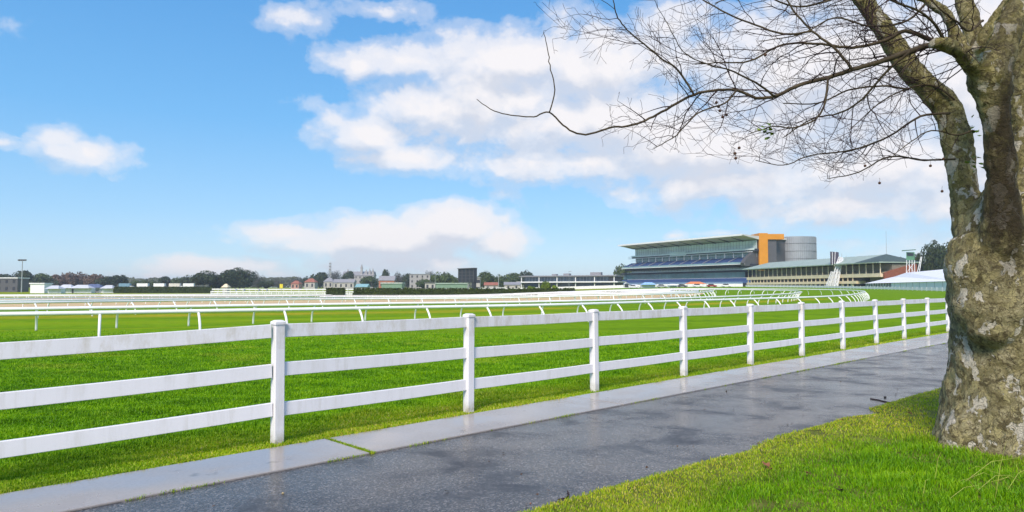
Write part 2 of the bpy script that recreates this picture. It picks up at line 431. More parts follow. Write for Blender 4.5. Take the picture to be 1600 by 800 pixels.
# sand training track
sn = [gp(x, y) for x, y in ((-500, 490), (-150, 484.5), (0, 482), (280, 478), (560, 474.5), (860, 470.5), (1000, 467), (1080, 462.8), (1098, 460))]
sf = [gp(x, y) for x, y in ((-500, 471), (-150, 468.5), (0, 467.3), (280, 465.6), (560, 463.6), (860, 460.5), (1000, 457.6), (1080, 456.6), (1101, 457.6))]
strip("sand_track", resample(sn, 60), resample(sf, 60), M_SAND, .03, 3)

# concrete strip beside the fence: slabs with open joints
def con_in(a): return .16 + .0025 * a
def con_out(a): return 1.02 + .018 * a
JOINTS = [alongf(*gp(551, 700).xy)]
j0 = float(JOINTS[0]); JW = .05; SL = 4.02
mb = MB()
a = j0 - 3 * SL
while a < 60:
    a0, a1 = a + (JW / 2 if abs(a - j0) < .1 else .011), a + SL - (JW / 2 if abs(a + SL - j0) < .1 else .011)
    bot = [fpt(a0, con_in(a0), -.1), fpt(a1, con_in(a1), -.1), fpt(a1, con_out(a1), -.1), fpt(a0, con_out(a0), -.1)]
    top = [p + Vector((0, 0, .118 + .004 * random.random())) for p in bot]
    for p in (bot + top): pass
    mb.hexa(bot[::-1][0:4] and bot + top); a += SL
tag(obj("concrete_path", mb, M_CONC, bevel=.006), kind='structure')
# asphalt
ve_px = [(700, 845), (790, 812), (840, 797), (868, 789), (925, 772), (1006, 751), (1077, 730), (1130, 717), (1177, 707), (1182, 697), (1220, 683), (1291, 665), (1315, 655), (1372, 649.5), (1362, 640), (1410, 625), (1472, 607), (1540, 591), (1600, 577)]
VE = [gp(x, y) for x, y in ve_px]
VE = [VE[0] + (VE[0] - VE[3]).normalized() * 8] + VE + [VE[-1] + FD * 45]
rngv = random.Random(3)
VE2 = resample(VE, 500)
edge = []
for p in VE2:
    k = .035 * (mnoise.noise(p * 3.1)) + .03 * mnoise.noise(p * 9) + .015 * mnoise.noise(p * 26)
    q = p + FN * k; edge.append(Vector((q.x, q.y, 0)))
A = []; B = []
for p in edge:
    al = float(alongf(p.x, p.y)); A.append(fpt(al, con_out(al) - .02)); B.append(p + FN * .35)
# monotone along coordinate for a clean sheet
al_list = np.linspace(-14, 58, 160)
ea = np.array([float(alongf(p.x, p.y)) for p in edge]); eo = np.array([float(off(p.x, p.y)) for p in edge]); srt = np.argsort(ea)
A = [fpt(a_, con_out(a_) - .02) for a_ in al_list]; B = [fpt(a_, float(np.interp(a_, ea[srt], eo[srt])) + .5) for a_ in al_list]
strip("asphalt_path", A, B, M_ASPH, .004, 4)
# verge: a slightly raised lawn sheet over the asphalt's edge
vb = MB()
WL = [0, .015, .05, .1, .2, .4, .8, 1.4, 2.2, 3.4, 5, 8, 13, 20, 26]; nW = len(WL) - 1
for p in edge:
    for w in WL:
        q = p + FN * w
        zz = .012 + .03 * min(1, w / .12) + .05 * min(1, w / 2.5) if w else -.02
        vb.v.append((q.x, q.y, zz))
for k in range(len(edge) - 1):
    for t in range(nW):
        a_ = k * (nW + 1) + t; vb.f.append((a_, a_ + 1, a_ + nW + 2, a_ + nW + 1))
M_VERGE = simple("verge_thatch", (.14, .16, .03), .9, var=.6, scale=5, spec=.1)
vo = obj("verge", vb, M_VERGE, fix=False); tag(vo, kind='structure')

# ------------------------------------------------------------------ grass blades
def blades(name, x, y, z, h, w, tint, lean=.5, label=None):
    n = len(x); ang = rng.uniform(0, 2 * np.pi, n); la = rng.uniform(0, 2 * np.pi, n); ln = rng.uniform(.1, 1, n) * lean
    dx, dy = np.cos(ang) * w / 2, np.sin(ang) * w / 2; lx, ly = np.cos(la) * ln * h, np.sin(la) * ln * h
    co = np.empty((n, 5, 3), np.float32)
    co[:, 0] = np.stack([x - dx, y - dy, z], -1); co[:, 1] = np.stack([x + dx, y + dy, z], -1)
    mx, my, mz = x + lx * .35, y + ly * .35, z + h * .6
    co[:, 2] = np.stack([mx + dx * .75, my + dy * .75, mz], -1); co[:, 3] = np.stack([mx - dx * .75, my - dy * .75, mz], -1)
    co[:, 4] = np.stack([x + lx, y + ly, z + h * (1 - .25 * ln)], -1)
    base = (np.arange(n) * 5)[:, None]
    li = np.concatenate([base + np.array([0, 1, 2, 3]), base + np.array([3, 2, 4])], 1).astype(np.int32)
    me = bpy.data.meshes.new(name); me.vertices.add(n * 5); me.vertices.foreach_set("co", co.ravel())
    me.loops.add(n * 7); me.loops.foreach_set("vertex_index", li.ravel())
    me.polygons.add(n * 2); ls = np.stack([np.arange(n) * 7, np.arange(n) * 7 + 4], 1).ravel().astype(np.int32)
    me.polygons.foreach_set("loop_start", ls); me.update(calc_edges=True)
    a_ = me.attributes.new("tint", 'FLOAT', 'POINT'); a_.data.foreach_set("value", np.repeat(np.clip(tint, 0, 1), 5).astype(np.float32))
    o = link(name, me, M_BLADE); tag(o, label, 'grass', kind='stuff'); return o
def wedge(n, z0, z1, m=1.0, power=1.0):
    """points over the ground in front of the camera, thinning with distance"""
    u = rng.random(n); Y = z0 * (z1 / z0) ** (u ** power); X = rng.uniform(-.86, .86, n) * (Y * m + 1.2)
    return X, Y
# field behind the fence
X, Y = wedge(1600000, 4.0, 27)
o_ = off(X, Y); ed = con_in(alongf(X, Y)) + .05 * (vnoise(X, Y, 5, 2) - .3) + .04 * (vnoise(X, Y, 17, 4) - .4)
k = (o_ < ed) & (X / Y > -.95) & (X / Y < .85)
tuft = vnoise(X, Y, 2.2, 11) * .6 + vnoise(X, Y, 6, 12) * .4
k &= rng.random(len(X)) < (.35 + 1.0 * tuft) * (1 - sstep(13, 27, Y))
X, Y, o_, tuft = X[k], Y[k], o_[k], tuft[k]
h = (.028 + .05 * np.clip(tuft - .35, 0, 1) * 1.8) * rng.uniform(.6, 1.25, len(X)); h = np.where(o_ > -.7, h * .75, h)
tint = np.clip(sstep(-1.15, -.25, o_) * (.25 + .75 * vnoise(X, Y, 1.3, 21)) + .35 * sstep(.6, .8, vnoise(X, Y, .9, 22)), 0, 1) * .85
blades("field_grass", X, Y, terrain(X, Y), h, .006 + .0007 * Y, tint, .6)
# verge grass
X, Y = wedge(900000, 2.0, 26, 1.0, 1.15)
eo_i = np.interp(alongf(X, Y), ea[srt], eo[srt]); w_ = off(X, Y) - eo_i
k = (w_ > -.02 + .05 * (vnoise(X, Y, 14, 8) - .6)) & (X / Y < .95)
X, Y, w_ = X[k], Y[k], w_[k]
pn = vnoise(X, Y, 1.5, 31) * .55 + vnoise(X, Y, 4.5, 32) * .45
k = rng.random(len(X)) < (.55 + .9 * pn) * (1 - .8 * sstep(.70, .80, vnoise(X, Y, 2.6, 51) * .7 + vnoise(X, Y, 9, 52) * .3))
X, Y, w_, pn = X[k], Y[k], w_[k], pn[k]
h = (.022 + .055 * np.clip(pn - .3, 0, 1) * sstep(.1, 1.4, w_) * 1.7) * rng.uniform(.55, 1.35, len(X))
tint = np.clip(1.0 - sstep(.05, 1.6, w_ * (.6 + .9 * vnoise(X, Y, .7, 35))) * .9 + 1.1 * (vnoise(X, Y, 1.1, 33) - .6) + .3 * (rng.random(len(X)) - .5), 0, 1)
tint = np.where((w_ < .16), np.maximum(tint, .8), tint)
zz = .012 + .03 * np.clip(w_ / .12, 0, 1) + .05 * np.clip(w_ / 2.5, 0, 1) - .004
blades("verge_grass", X, Y, zz, h, .0035 + .0006 * Y, tint, .75)
# weeds along the joint and the seam between concrete and asphalt
n = 9000
al = rng.uniform(-8, 30, n); gate = (vnoise(al, al * 0, 1.7, 41) * .6 + vnoise(al, al * 0, 6, 42) * .4)
ok = rng.random(n) < sstep(.42, .7, gate); al = al[ok]
oo = con_out(al) + rng.normal(0, .012, len(al))
jn = 1500; jo = rng.uniform(.1, con_out(j0) + .02, jn); ja = j0 + rng.normal(0, .018, jn)
al = np.concatenate([al, ja]); oo = np.concatenate([oo, jo])
X = P_first.x + FD.x * al + FN.x * oo; Y = P_first.y + FD.y * al + FN.y * oo
blades("seam_grass", X, Y, np.full(len(X), .002), rng.uniform(.012, .035, len(X)), .007, rng.uniform(.1, .8, len(X)), .9)
# a few long stalks at the foot of the tree
st = MB(); sr = random.Random(5)
def stalk(px, py, tx, ty, r=.0022, dz=0):
    b = gp(px, py); b.z = .08; Yt = b.y + dz
    t = at(tx, ty, Yt); m_ = b.lerp(t, .55) + Vector((0, 0, .03 + .04 * sr.random()))
    st.tube([b, m_, t], [r, r * .85, r * .3], 4)
for a_ in ((1461, 768, 1471, 705), (1441, 800, 1452, 748), (1560, 752, 1500, 742), (1590, 745, 1520, 772), (1520, 790, 1585, 742), (1500, 775, 1590, 715),
           (1555, 800, 1572, 690), (1570, 790, 1610, 730), (1535, 792, 1495, 752), (1585, 790, 1545, 735), (1430, 762, 1395, 752), (1480, 800, 1530, 758), (1600, 770, 1560, 752), (1600, 790, 1550, 778), (1510, 765, 1560, 748), (1545, 770, 1600, 758)):
    stalk(*a_)
M_STALK = simple("straw_stalk", (.36, .40, .07), .6, var=.4, scale=9)
tag(obj("grass_stalks", st, M_STALK), kind='stuff')

# ------------------------------------------------------------------ white post and rail fence
fence = thing("post_and_rail_fence", "white three-rail post fence along the wet concrete path, closest fence to the viewer", "fence", P_first)
ang = math.atan2(FD.y, FD.x)
PW = .106; PH = 1.29
pm = MB().box((0, 0, (PH - .03) / 2 - .1), (PW, PW, PH - .03 + .2), Matrix.Rotation(ang, 3, 'Z'))
cm = MB(); hw = PW / 2 + .009; Rm = Matrix.Rotation(ang, 3, 'Z')
c8 = [Rm @ Vector((a_ * hw, b_ * hw, PH - .045)) for a_, b_ in ((-1, -1), (1, -1), (1, 1), (-1, 1))]
c8b = [p + Vector((0, 0, .034)) for p in c8]; c8t = [Rm @ Vector((a_ * hw * .55, b_ * hw * .55, PH + .004)) for a_, b_ in ((-1, -1), (1, -1), (1, 1), (-1, 1))]
cm.add(c8 + c8b + c8t, [(3, 2, 1, 0), (0, 1, 5, 4), (1, 2, 6, 5), (2, 3, 7, 6), (3, 0, 4, 7), (4, 5, 9, 8), (5, 6, 10, 9), (6, 7, 11, 10), (7, 4, 8, 11), (8, 9, 10, 11)])
post0 = cap0 = rail_me = None
fr = random.Random(2)
DTH = -.085; STEPL = (Matrix.Rotation(DTH, 3, 'Z') @ STEP) + Vector((0, 0, .085))      # at the near end the fence line swings off and dips
def fence_at(k): return STEP * k if k >= 0 else STEPL * k
for k in range(-3, 19):
    l = fence_at(k)
    tilt = (fr.uniform(-.012, .012), fr.uniform(-.012, .012), 0)
    if post0 is None:
        post0 = obj("post", pm, M_FENCE, fence, l, bevel=.008); cap0 = obj("cap", cm, M_FENCE, post0, bevel=.006)
        post0.rotation_euler = tilt
    else:
        c = post0.copy(); COL.objects.link(c); c.parent = fence; c.location = l; c.rotation_euler = tilt
        d = cap0.copy(); COL.objects.link(d); d.parent = c
for hz in (1.18, .775, .37):
    rm = MB(); n = 10
    for i in range(n + 1):
        t = PW / 2 - .004 + (BAY - PW + .008) * i / n; sag = -.006 * math.sin(math.pi * i / n)
        for (a_, b_) in ((-.022, -.07), (.022, -.07), (.022, .07), (-.022, .07)):
            rm.v.append(tuple(Rm @ Vector((t, a_, hz + b_ + sag))))
    for i in range(n):
        for q in range(4): a_ = i * 4 + q; b_ = i * 4 + (q + 1) % 4; rm.f.append((a_, b_, b_ + 4, a_ + 4))
    r0 = None
    for k in range(-3, 18):
        l = fence_at(k) + Vector((0, 0, fr.uniform(-.008, .008)))
        if r0 is None: r0 = obj("rail", rm, M_FENCE, fence, l, bevel=.005)
        else: c = r0.copy(); COL.objects.link(c); c.parent = fence; c.location = l
        c_ = r0 if k == -3 else c
        c_.rotation_euler = (Matrix.Rotation(DTH, 3, 'Z') @ Matrix.Rotation(math.asin(.085 / BAY), 3, FN)).to_euler() if k < 0 else (0, 0, 0)

# ------------------------------------------------------------------ running rails round the tracks
RH = .85
def smooth_path(pl, step):
    # Catmull-Rom then resample
    out = []
    for i in range(len(pl) - 1):
        p0, p1, p2, p3 = pl[max(i - 1, 0)], pl[i], pl[i + 1], pl[min(i + 2, len(pl) - 1)]
        for t in np.linspace(0, 1, 12, endpoint=False):
            t = float(t)
            out.append(.5 * ((2 * p1) + (p2 - p0) * t + (2 * p0 - 5 * p1 + 4 * p2 - p3) * t * t + (3 * p1 - p0 - 3 * p2 + p3) * t ** 3))
    out.append(pl[-1])
    for p in out: p.z = 0
    L = sum((b - a).length for a, b in zip(out[:-1], out[1:]))
    return resample(out, max(4, int(L / step)))
def goose(side):
    mb = MB(); pts = []
    for t in np.linspace(0, 1, 9):
        pts.append((-.42 * side * (1 - t ** 2.6), 0, RH * (1 - (1 - t) ** 1.0) * 1.0 - .02 - .03 * t))
    mb.tube(pts, [.043] * 9, 7); return mb
GM = {}
def running_rail(label, pl, side, gap=2.7, straight=False, r=.057):
    path = smooth_path(pl, .9)
    base = Vector((path[0].x, path[0].y, tz(path[0].x, path[0].y)))
    T = thing("running_rail", label, "rail", base, group="white running rails round the tracks")
    pts = [Vector((p.x, p.y, tz(p.x, p.y) + RH)) - base for p in path]
    obj("top_rail", MB().tube(pts, r, 8, flat=1.15), M_RAIL, T, smooth=True)
    key = (side, straight)
    L = sum((b - a).length for a, b in zip(path[:-1], path[1:])); n = min(99, max(2, int(L / gap)))
    pp = resample(path, n)
    for i, p in enumerate(pp):
        t = (pp[min(i + 1, n - 1)] - pp[max(i - 1, 0)]); a_ = math.atan2(t.y, t.x) - math.pi / 2
        if key not in GM:
            o = obj("post", goose(side) if not straight else MB().cyl((0, 0, -.1), .04, RH + .08, 7), M_RAIL, T, smooth=True); GM[key] = o.data
        else: o = link("post", GM[key], None, T)
        o.location = Vector((p.x, p.y, tz(p.x, p.y))) - base; o.rotation_euler = (0, 0, a_)
    return T
def rp(lst): return [gp(x, y, RH) for x, y in lst]
r1 = rp([(-420, 495.5), (0, 490.8), (280, 486.5), (580, 481.3), (860, 476.3), (1050, 470.6), (1200, 466.2), (1270, 464.2), (1318, 461.8), (1338, 459.3), (1348, 457)])
running_rail("nearest white running rail with gooseneck posts, just beyond the white three-rail fence", r1, -1, 2.75)
r2 = rp([(-420, 488), (0, 483), (280, 479), (560, 474.9), (860, 471), (1020, 467.2), (1117, 464), (1200, 460.8), (1238, 458.6), (1250, 457)])
running_rail("second white running rail from the viewer, on the far edge of the green turf track", r2, 1, 2.6)
r3 = rp([(-420, 476), (0, 473.2), (280, 469.6), (560, 467), (860, 463.6), (1000, 460.5), (1085, 457.4), (1108, 455.6)])
running_rail("white running rail along the viewer's side of the brown sand track", r3, -1, 2.9)
r4 = rp([(-420, 468.5), (0, 466.6), (280, 464.2), (560, 461.6), (860, 458.6), (1000, 456.2), (1075, 454.6)])
running_rail("white running rail standing in the middle of the brown sand track", r4, 1, 3.1)
def fl(lst): return [fp(x, y) for x, y in lst]
running_rail("white far-side running rail returning from the tip of the nearest rail toward the grandstands",
             [r1[-1].copy()] + fl([(1351, 82), (1340, 93), (1305, 103), (1250, 111), (1160, 121), (1050, 134), (930, 150), (800, 165)]), -1, 2.6)
running_rail("white far-side running rail returning from the right tip of the second rail",
             [r2[-1].copy()] + fl([(1252, 78), (1243, 88), (1215, 96), (1150, 106), (1060, 118), (950, 134), (820, 150)]), 1, 2.8)
running_rail("white running rail bending back at the right end of the sand track",
             [r3[-1].copy()] + fl([(1113, 88), (1104, 98), (1075, 108), (1000, 120), (900, 136), (780, 150)]), -1, 2.8)
running_rail("white post rail across the left background in front of the white parked trucks", fl([(-260, 118), (0, 122), (250, 130), (500, 140), (700, 150), (800, 158)]), 1, 3.2, True, .065)
running_rail("white post rail farthest back on the left, below the brown and dark trees", fl([(-260, 170), (0, 180), (330, 196), (560, 205)]), 1, 4.2, True, .075)
running_rail("white post rail in front of the long clipped hedge", fl([(500, 104), (640, 107), (760, 112), (880, 118), (1000, 126)]), 1, 3.5, True, .055)

# further rails round the sand and the inner courses: the middle running rails
r6 = rp([(-420, 472), (0, 470), (280, 467), (560, 464.4), (860, 461.3), (1000, 458.4), (1092, 456)])
running_rail("white running rail between the two rails nearest the brown sand on its viewer side", r6, 1, 3.0)
r5 = rp([(-420, 464), (0, 462.4), (280, 460.6), (560, 458.6), (800, 456.8), (990, 454.6), (1052, 453.6)])
running_rail("white running rail along the far side of the brown sand track", r5, -1, 3.1)
running_rail("white running rail curving close inside the bend of the sand track rail at right", fl([(860, 78), (960, 80), (1050, 84), (1084, 90), (1090, 98), (1070, 108), (1020, 118), (940, 128)]), 1, 2.8)
running_rail("white inner running rail curving left of the other rails at the sand track bend", fl([(840, 92), (940, 95), (1020, 100), (1052, 108), (1040, 118), (990, 130), (900, 142)]), -1, 2.9)
running_rail("white rail between the sand track and the left background, behind the flags", fl([(-260, 145), (0, 150), (250, 158), (520, 170), (700, 178)]), -1, 3.4, False, .06)

# ------------------------------------------------------------------ the plane tree in the foreground
tr = random.Random(11)
TZ = 6.9
TB = fp(1590, TZ); TB.z = .06
tree = thing("plane_tree", "large bare plane tree with mottled peeling bark at the right edge on the grass verge", "tree", TB)
def za(x, y): return (740 + x / 1.8605, y / 1.8605)
def limb(pts):  # (px,py,r_px,Z) -> local points, radii
    P = [at(x, y, z) - TB for x, y, r, z in pts]; return P, [r * z / F for x, y, r, z in pts]
def dense(P, Rr, n):
    out = []; ro = []
    for i in range(len(P) - 1):
        p0, p1, p2, p3 = P[max(i - 1, 0)], P[i], P[i + 1], P[min(i + 2, len(P) - 1)]
        for t in np.linspace(0, 1, n, endpoint=False):
            t = float(t); out.append(.5 * ((2 * p1) + (p2 - p0) * t + (2 * p0 - 5 * p1 + 4 * p2 - p3) * t * t + (3 * p1 - p0 - 3 * p2 + p3) * t ** 3)); ro.append(Rr[i] + (Rr[i + 1] - Rr[i]) * t)
    return out + [P[-1]], ro + [Rr[-1]]
stems = {
 'main': [(1592, 790, 134, 6.9), (1592, 735, 124, 6.9), (1594, 690, 113, 6.9), (1596, 600, 101, 6.9), (1597, 520, 97, 6.9), (1597, 450, 98, 6.9), (1597, 400, 95, 6.9), (1600, 350, 80, 6.9), (1606, 300, 52, 7.0)],
 'bulge': [(1560, 470, 60, 6.75), (1545, 425, 62, 6.75), (1548, 380, 50, 6.8)],
 'A': [(1556, 430, 55, 6.9), (1528, 370, 34, 7.1), (1508, 305, 21, 7.3), (1499, 235, 21.5, 7.4), (1489, 190, 20, 7.45), (1474, 160, 20, 7.5), (1444, 130, 18, 7.5), (1413, 96, 16.5, 7.5), (1390, 60, 16, 7.5), (1366, 24, 15, 7.5), (1345, -6, 14, 7.5), (1318, -60, 12, 7.4), (1290, -150, 9, 7.3)],
 'B': [(1582, 530, 46, 6.9), (1576, 455, 52, 6.74), (1568, 390, 36, 6.55), (1566, 330, 25, 6.45), (1563, 250, 21, 6.4), (1557, 200, 20.5, 6.35), (1549, 150, 23, 6.3), (1545, 118, 30, 6.3), (1558, 85, 26, 6.3), (1574, 45, 21, 6.35), (1590, 0, 21, 6.4), (1606, -60, 17, 6.4), (1620, -140, 12, 6.4)],
 'C': [(1612, 460, 70, 7.2), (1616, 380, 50, 7.3), (1613, 300, 36, 7.35), (1612, 220, 33, 7.4), (1610, 130, 31, 7.4), (1616, 0, 27, 7.4), (1630, -120, 18, 7.4)],
 'B1': [(1545, 118, 26, 6.3), (1520, 98, 15, 6.2), (1500, 80, 11, 6.1), (1478, 70, 9.5, 6.05), (1455, 68, 8, 6.)],
 'B2': [(1530, 100, 18, 6.25), (1503, 80, 12, 6.2), (1489, 45, 10, 6.2), (1475, 18, 9.5, 6.2), (1440, -3, 9, 6.2), (1400, -25, 7, 6.1), (1340, -60, 5, 6.)],
 'B3': [(1540, 105, 20, 6.5), (1528, 70, 15, 6.6), (1515, 30, 14, 6.7), (1505, -10, 13, 6.8), (1490, -80, 9, 6.8)],
 'B4': [(1530, 80, 9, 6.05), (1542, 48, 8, 6.), (1560, 18, 7, 5.95), (1580, -10, 6, 5.9)],
 'knot': [(1551, 160, 22, 6.32), (1546, 118, 29, 6.28), (1549, 88, 25, 6.28)],
 'foot': [(1486, 725, 22, 6.75), (1508, 690, 34, 6.8), (1548, 600, 38, 6.85)],
 'foot2': [(1600, 760, 30, 6.25), (1600, 700, 40, 6.5), (1600, 620, 40, 6.8)],
 'burl': [(1522, 505, 26, 6.7), (1550, 512, 32, 6.58), (1590, 508, 28, 6.55)], 'burl2': [(1530, 455, 42, 6.78), (1552, 485, 50, 6.66), (1590, 470, 58, 6.64)],
}
tm = MB()
for kx, pts in stems.items():
    P, rr = limb(pts); P, rr = dense(P, rr, 5); tm.tube(P, rr, 20)
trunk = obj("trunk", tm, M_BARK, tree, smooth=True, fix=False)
rmsh = trunk.modifiers.new("skin", 'REMESH'); rmsh.mode = 'VOXEL'; rmsh.voxel_size = .021; rmsh.use_smooth_shade = True
smo = trunk.modifiers.new("soft", 'SMOOTH'); smo.iterations = 9; smo.factor = .6
for nm, sc_, st_ in (("lumps", .42, .07), ("knobs", .16, .035), ("bark", .055, .022)):
    tx = bpy.data.textures.new(nm, 'CLOUDS'); tx.noise_scale = sc_; tx.noise_depth = 3
    dm = trunk.modifiers.new(nm, 'DISPLACE'); dm.texture = tx; dm.strength = st_; dm.mid_level = .5; dm.texture_coords = 'LOCAL'

# named thin branches, (zoom px, zoom py, radius px); Z runs from first to last
BR = [
 ([(1525, 215, 20), (1485, 192, 15), (1440, 172, 10), (1390, 150, 8.2), (1330, 132, 7.5), (1270, 150, 7), (1180, 180, 6), (1100, 202, 5.4), (1030, 226, 5), (950, 246, 4.4), (875, 280, 3.8), (820, 284, 3.4), (765, 262, 3.2), (700, 263, 3.1), (640, 275, 3), (560, 318, 2.7), (500, 350, 2.4), (450, 366, 2.3), (400, 370, 2.2), (325, 391, 2.1), (270, 372, 1.9), (220, 326, 1.7), (175, 340, 1.3), (120, 336, 1.1), (60, 322, .9), (8, 288, .5)], 6.3, 5.65),
 ([(220, 326, 1.3), (236, 262, 1.1), (222, 190, .9), (215, 140, .7), (203, 92, .4)], 5.72, 5.6),
 ([(1500, 200, 14), (1430, 165, 9), (1380, 145, 7), (1320, 112, 5.5), (1255, 90, 4.8), (1195, 118, 4), (1100, 138, 3.4), (1010, 128, 2.8), (900, 130, 2.2), (800, 178, 1.8), (720, 182, 1.4), (645, 186, .8)], 6.25, 6.5),
 ([(1100, 202, 3.6), (1050, 140, 3), (985, 90, 2.4), (930, 30, 2), (890, -40, 1.4)], 6.0, 6.2),
 ([(640, 275, 2.4), (596, 205, 2.1), (548, 172, 1.8), (505, 135, 1.6), (455, 95, 1.4), (420, 52, 1.2), (408, 10, .9), (402, -40, .5)], 5.85, 5.5),
 ([(985, 90, 2.4), (900, 98, 2.2), (800, 66, 1.9), (720, 30, 1.6), (650, -10, 1.2)], 6.1, 6.6),
 ([(875, 280, 2.6), (820, 240, 2.1), (745, 204, 1.7), (690, 190, 1.3), (610, 150, .8), (560, 60, .5)], 5.95, 5.4),
 ([(1030, 226, 2.8), (1018, 310, 2.2), (985, 352, 1.8), (930, 372, 1.5), (870, 368, 1.2), (800, 390, .7)], 6.0, 5.7),
 ([(1270, 150, 3.6), (1200, 208, 2.9), (1130, 288, 2.3), (1060, 330, 1.9), (985, 345, 1.5), (900, 400, .9)], 6.1, 6.7),
 ([(765, 262, 2.2), (730, 300, 1.8), (650, 330, 1.5), (590, 392, 1.1), (525, 432, .5)], 5.9, 5.5),
 ([(1385, 330, 2.8), (1300, 338, 2.4), (1210, 395, 2), (1100, 436, 1.6), (980, 452, 1.2), (900, 480, .8), (820, 466, .5)], 7.2, 6.6),
 ([(1400, 462, 2.2), (1310, 466, 1.8), (1210, 455, 1.5), (1120, 500, 1.1), (1030, 520, .5)], 7.2, 7.0),
 ([(1330, -10, 3), (1260, 60, 2.4), (1150, 76, 2), (1050, 52, 1.6), (950, 100, 1.2), (830, 120, .6)], 7.0, 6.6),
 ([(1300, -60, 4), (1200, -20, 3.2), (1080, -10, 2.6), (940, 20, 2), (820, -20, 1.4), (700, 10, .8)], 6.6, 6.0),
 ([(1260, 260, 2.6), (1190, 250, 2), (1090, 262, 1.7), (1000, 300, 1.3), (900, 300, .9)], 7.2, 6.8),
 ([(1190, 110, 3), (1150, 60, 2.4), (1120, 10, 2), (1060, -40, 1.5)], 7.0, 6.9),
 ([(1490, 190, 12), (1430, 170, 7), (1390, 150, 5), (1340, 70, 3), (1290, 30, 2.4), (1210, 0, 2), (1130, -50, 1.4)], 6.3, 5.6),
 ([(1400, 290, 2.4), (1340, 250, 2), (1270, 255, 1.6), (1180, 300, 1.2), (1090, 380, .6)], 7.3, 7.6),
 ([(1480, 60, 3), (1440, 90, 2.4), (1400, 60, 2), (1360, 30, 1.6), (1310, -20, 1.2)], 6.3, 6.0),
 ([(1450, 380, 2), (1400, 392, 1.6), (1330, 380, 1.3), (1260, 420, .9), (1200, 470, .4)], 6.5, 6.2),
]
twigs = MB(); tips = []
def grow(p, d, L, r, lev):
    n = max(4, int(L / .075)); pts = [p]; rad = [r]; d = d.normalized()
    ax = d.orthogonal().normalized()
    for i in range(n):
        zig = .2 * (1 if i % 2 else -1)
        d = (d + ax * zig + Vector((tr.gauss(0, .12), tr.gauss(0, .12), tr.gauss(0, .12) + (.02 if lev else -.01)))).normalized()
        if p.z + TB.z < 3.0 - .1 * lev: d = Vector((d.x, d.y, abs(d.z) * .5 + .08)).normalized()
        p = p + d * (L / n); pts.append(p); rad.append(max(.0014, r * (1 - .75 * (i + 1) / n)))
        if lev < 2 and i >= 1 and tr.random() < (.78 if lev == 0 else .5):
            a = tr.uniform(.6, 1.15); e = (d.orthogonal().normalized())
            e.rotate(Matrix.Rotation(tr.uniform(0, 6.283), 3, d))
            grow(p, d * math.cos(a) + e * math.sin(a), L * tr.uniform(.3, .6) * (1 - .4 * i / n), rad[-1] * .72, lev + 1)
    twigs.tube(pts, rad, 4, cap=False); tips.append(pts[-1])
for pts, z0, z1 in BR:
    n = len(pts)
    P, rr = limb([(*za(x, y), r * .62 + .25, z0 + (z1 - z0) * i / (n - 1)) for i, (x, y, r) in enumerate(pts)])
    P, rr = dense(P, rr, 5)
    P = [p + Vector((tr.gauss(0, .002), tr.gauss(0, .002), tr.gauss(0, .002))) for p in P]
    obj("branch", MB().tube(P, rr, 8), M_BRANCH, tree, smooth=True)
    acc = 0; nxt = .15
    L = sum((b - a).length for a, b in zip(P[:-1], P[1:])); done = 0
    thin = pts[0][0] < 230          # the bare whip at the far left
    for i in range(1, len(P)):
        sl = (P[i] - P[i - 1]).length; acc += sl; done += sl
        pxl = 800 + F * (P[i].x + TB.x) / (P[i].y + TB.y)
        if pxl < 1010 and n > 12: continue      # the long outer run carries no side twigs
        if thin: continue
        if acc > nxt:
            acc = 0; nxt = tr.uniform(.065, .16)
            d = (P[i] - P[i - 1]).normalized(); e = d.orthogonal().normalized(); e.rotate(Matrix.Rotation(tr.uniform(0, 6.283), 3, d))
            a = tr.uniform(.5, 1.1)
            grow(P[i], d * math.cos(a) + e * math.sin(a), tr.uniform(.3, .9), max(.003, min(.0068, rr[i] * .55)), 0)
P, rr = dense(*limb(stems['A']), 5)
for i in range(30, len(P)):
    for q in range(2):
        d = (P[i] - P[i - 1]).normalized(); e = d.orthogonal().normalized(); e.rotate(Matrix.Rotation(tr.uniform(0, 6.283), 3, d))
        if e.x < .4: grow(P[i] + e * rr[i] * .8, e + d * .4, tr.uniform(.4, 1.0), .005, 0)
tw = obj("fine_twigs", twigs, M_TWIG, tree, fix=False); tag(tw, kind='stuff')
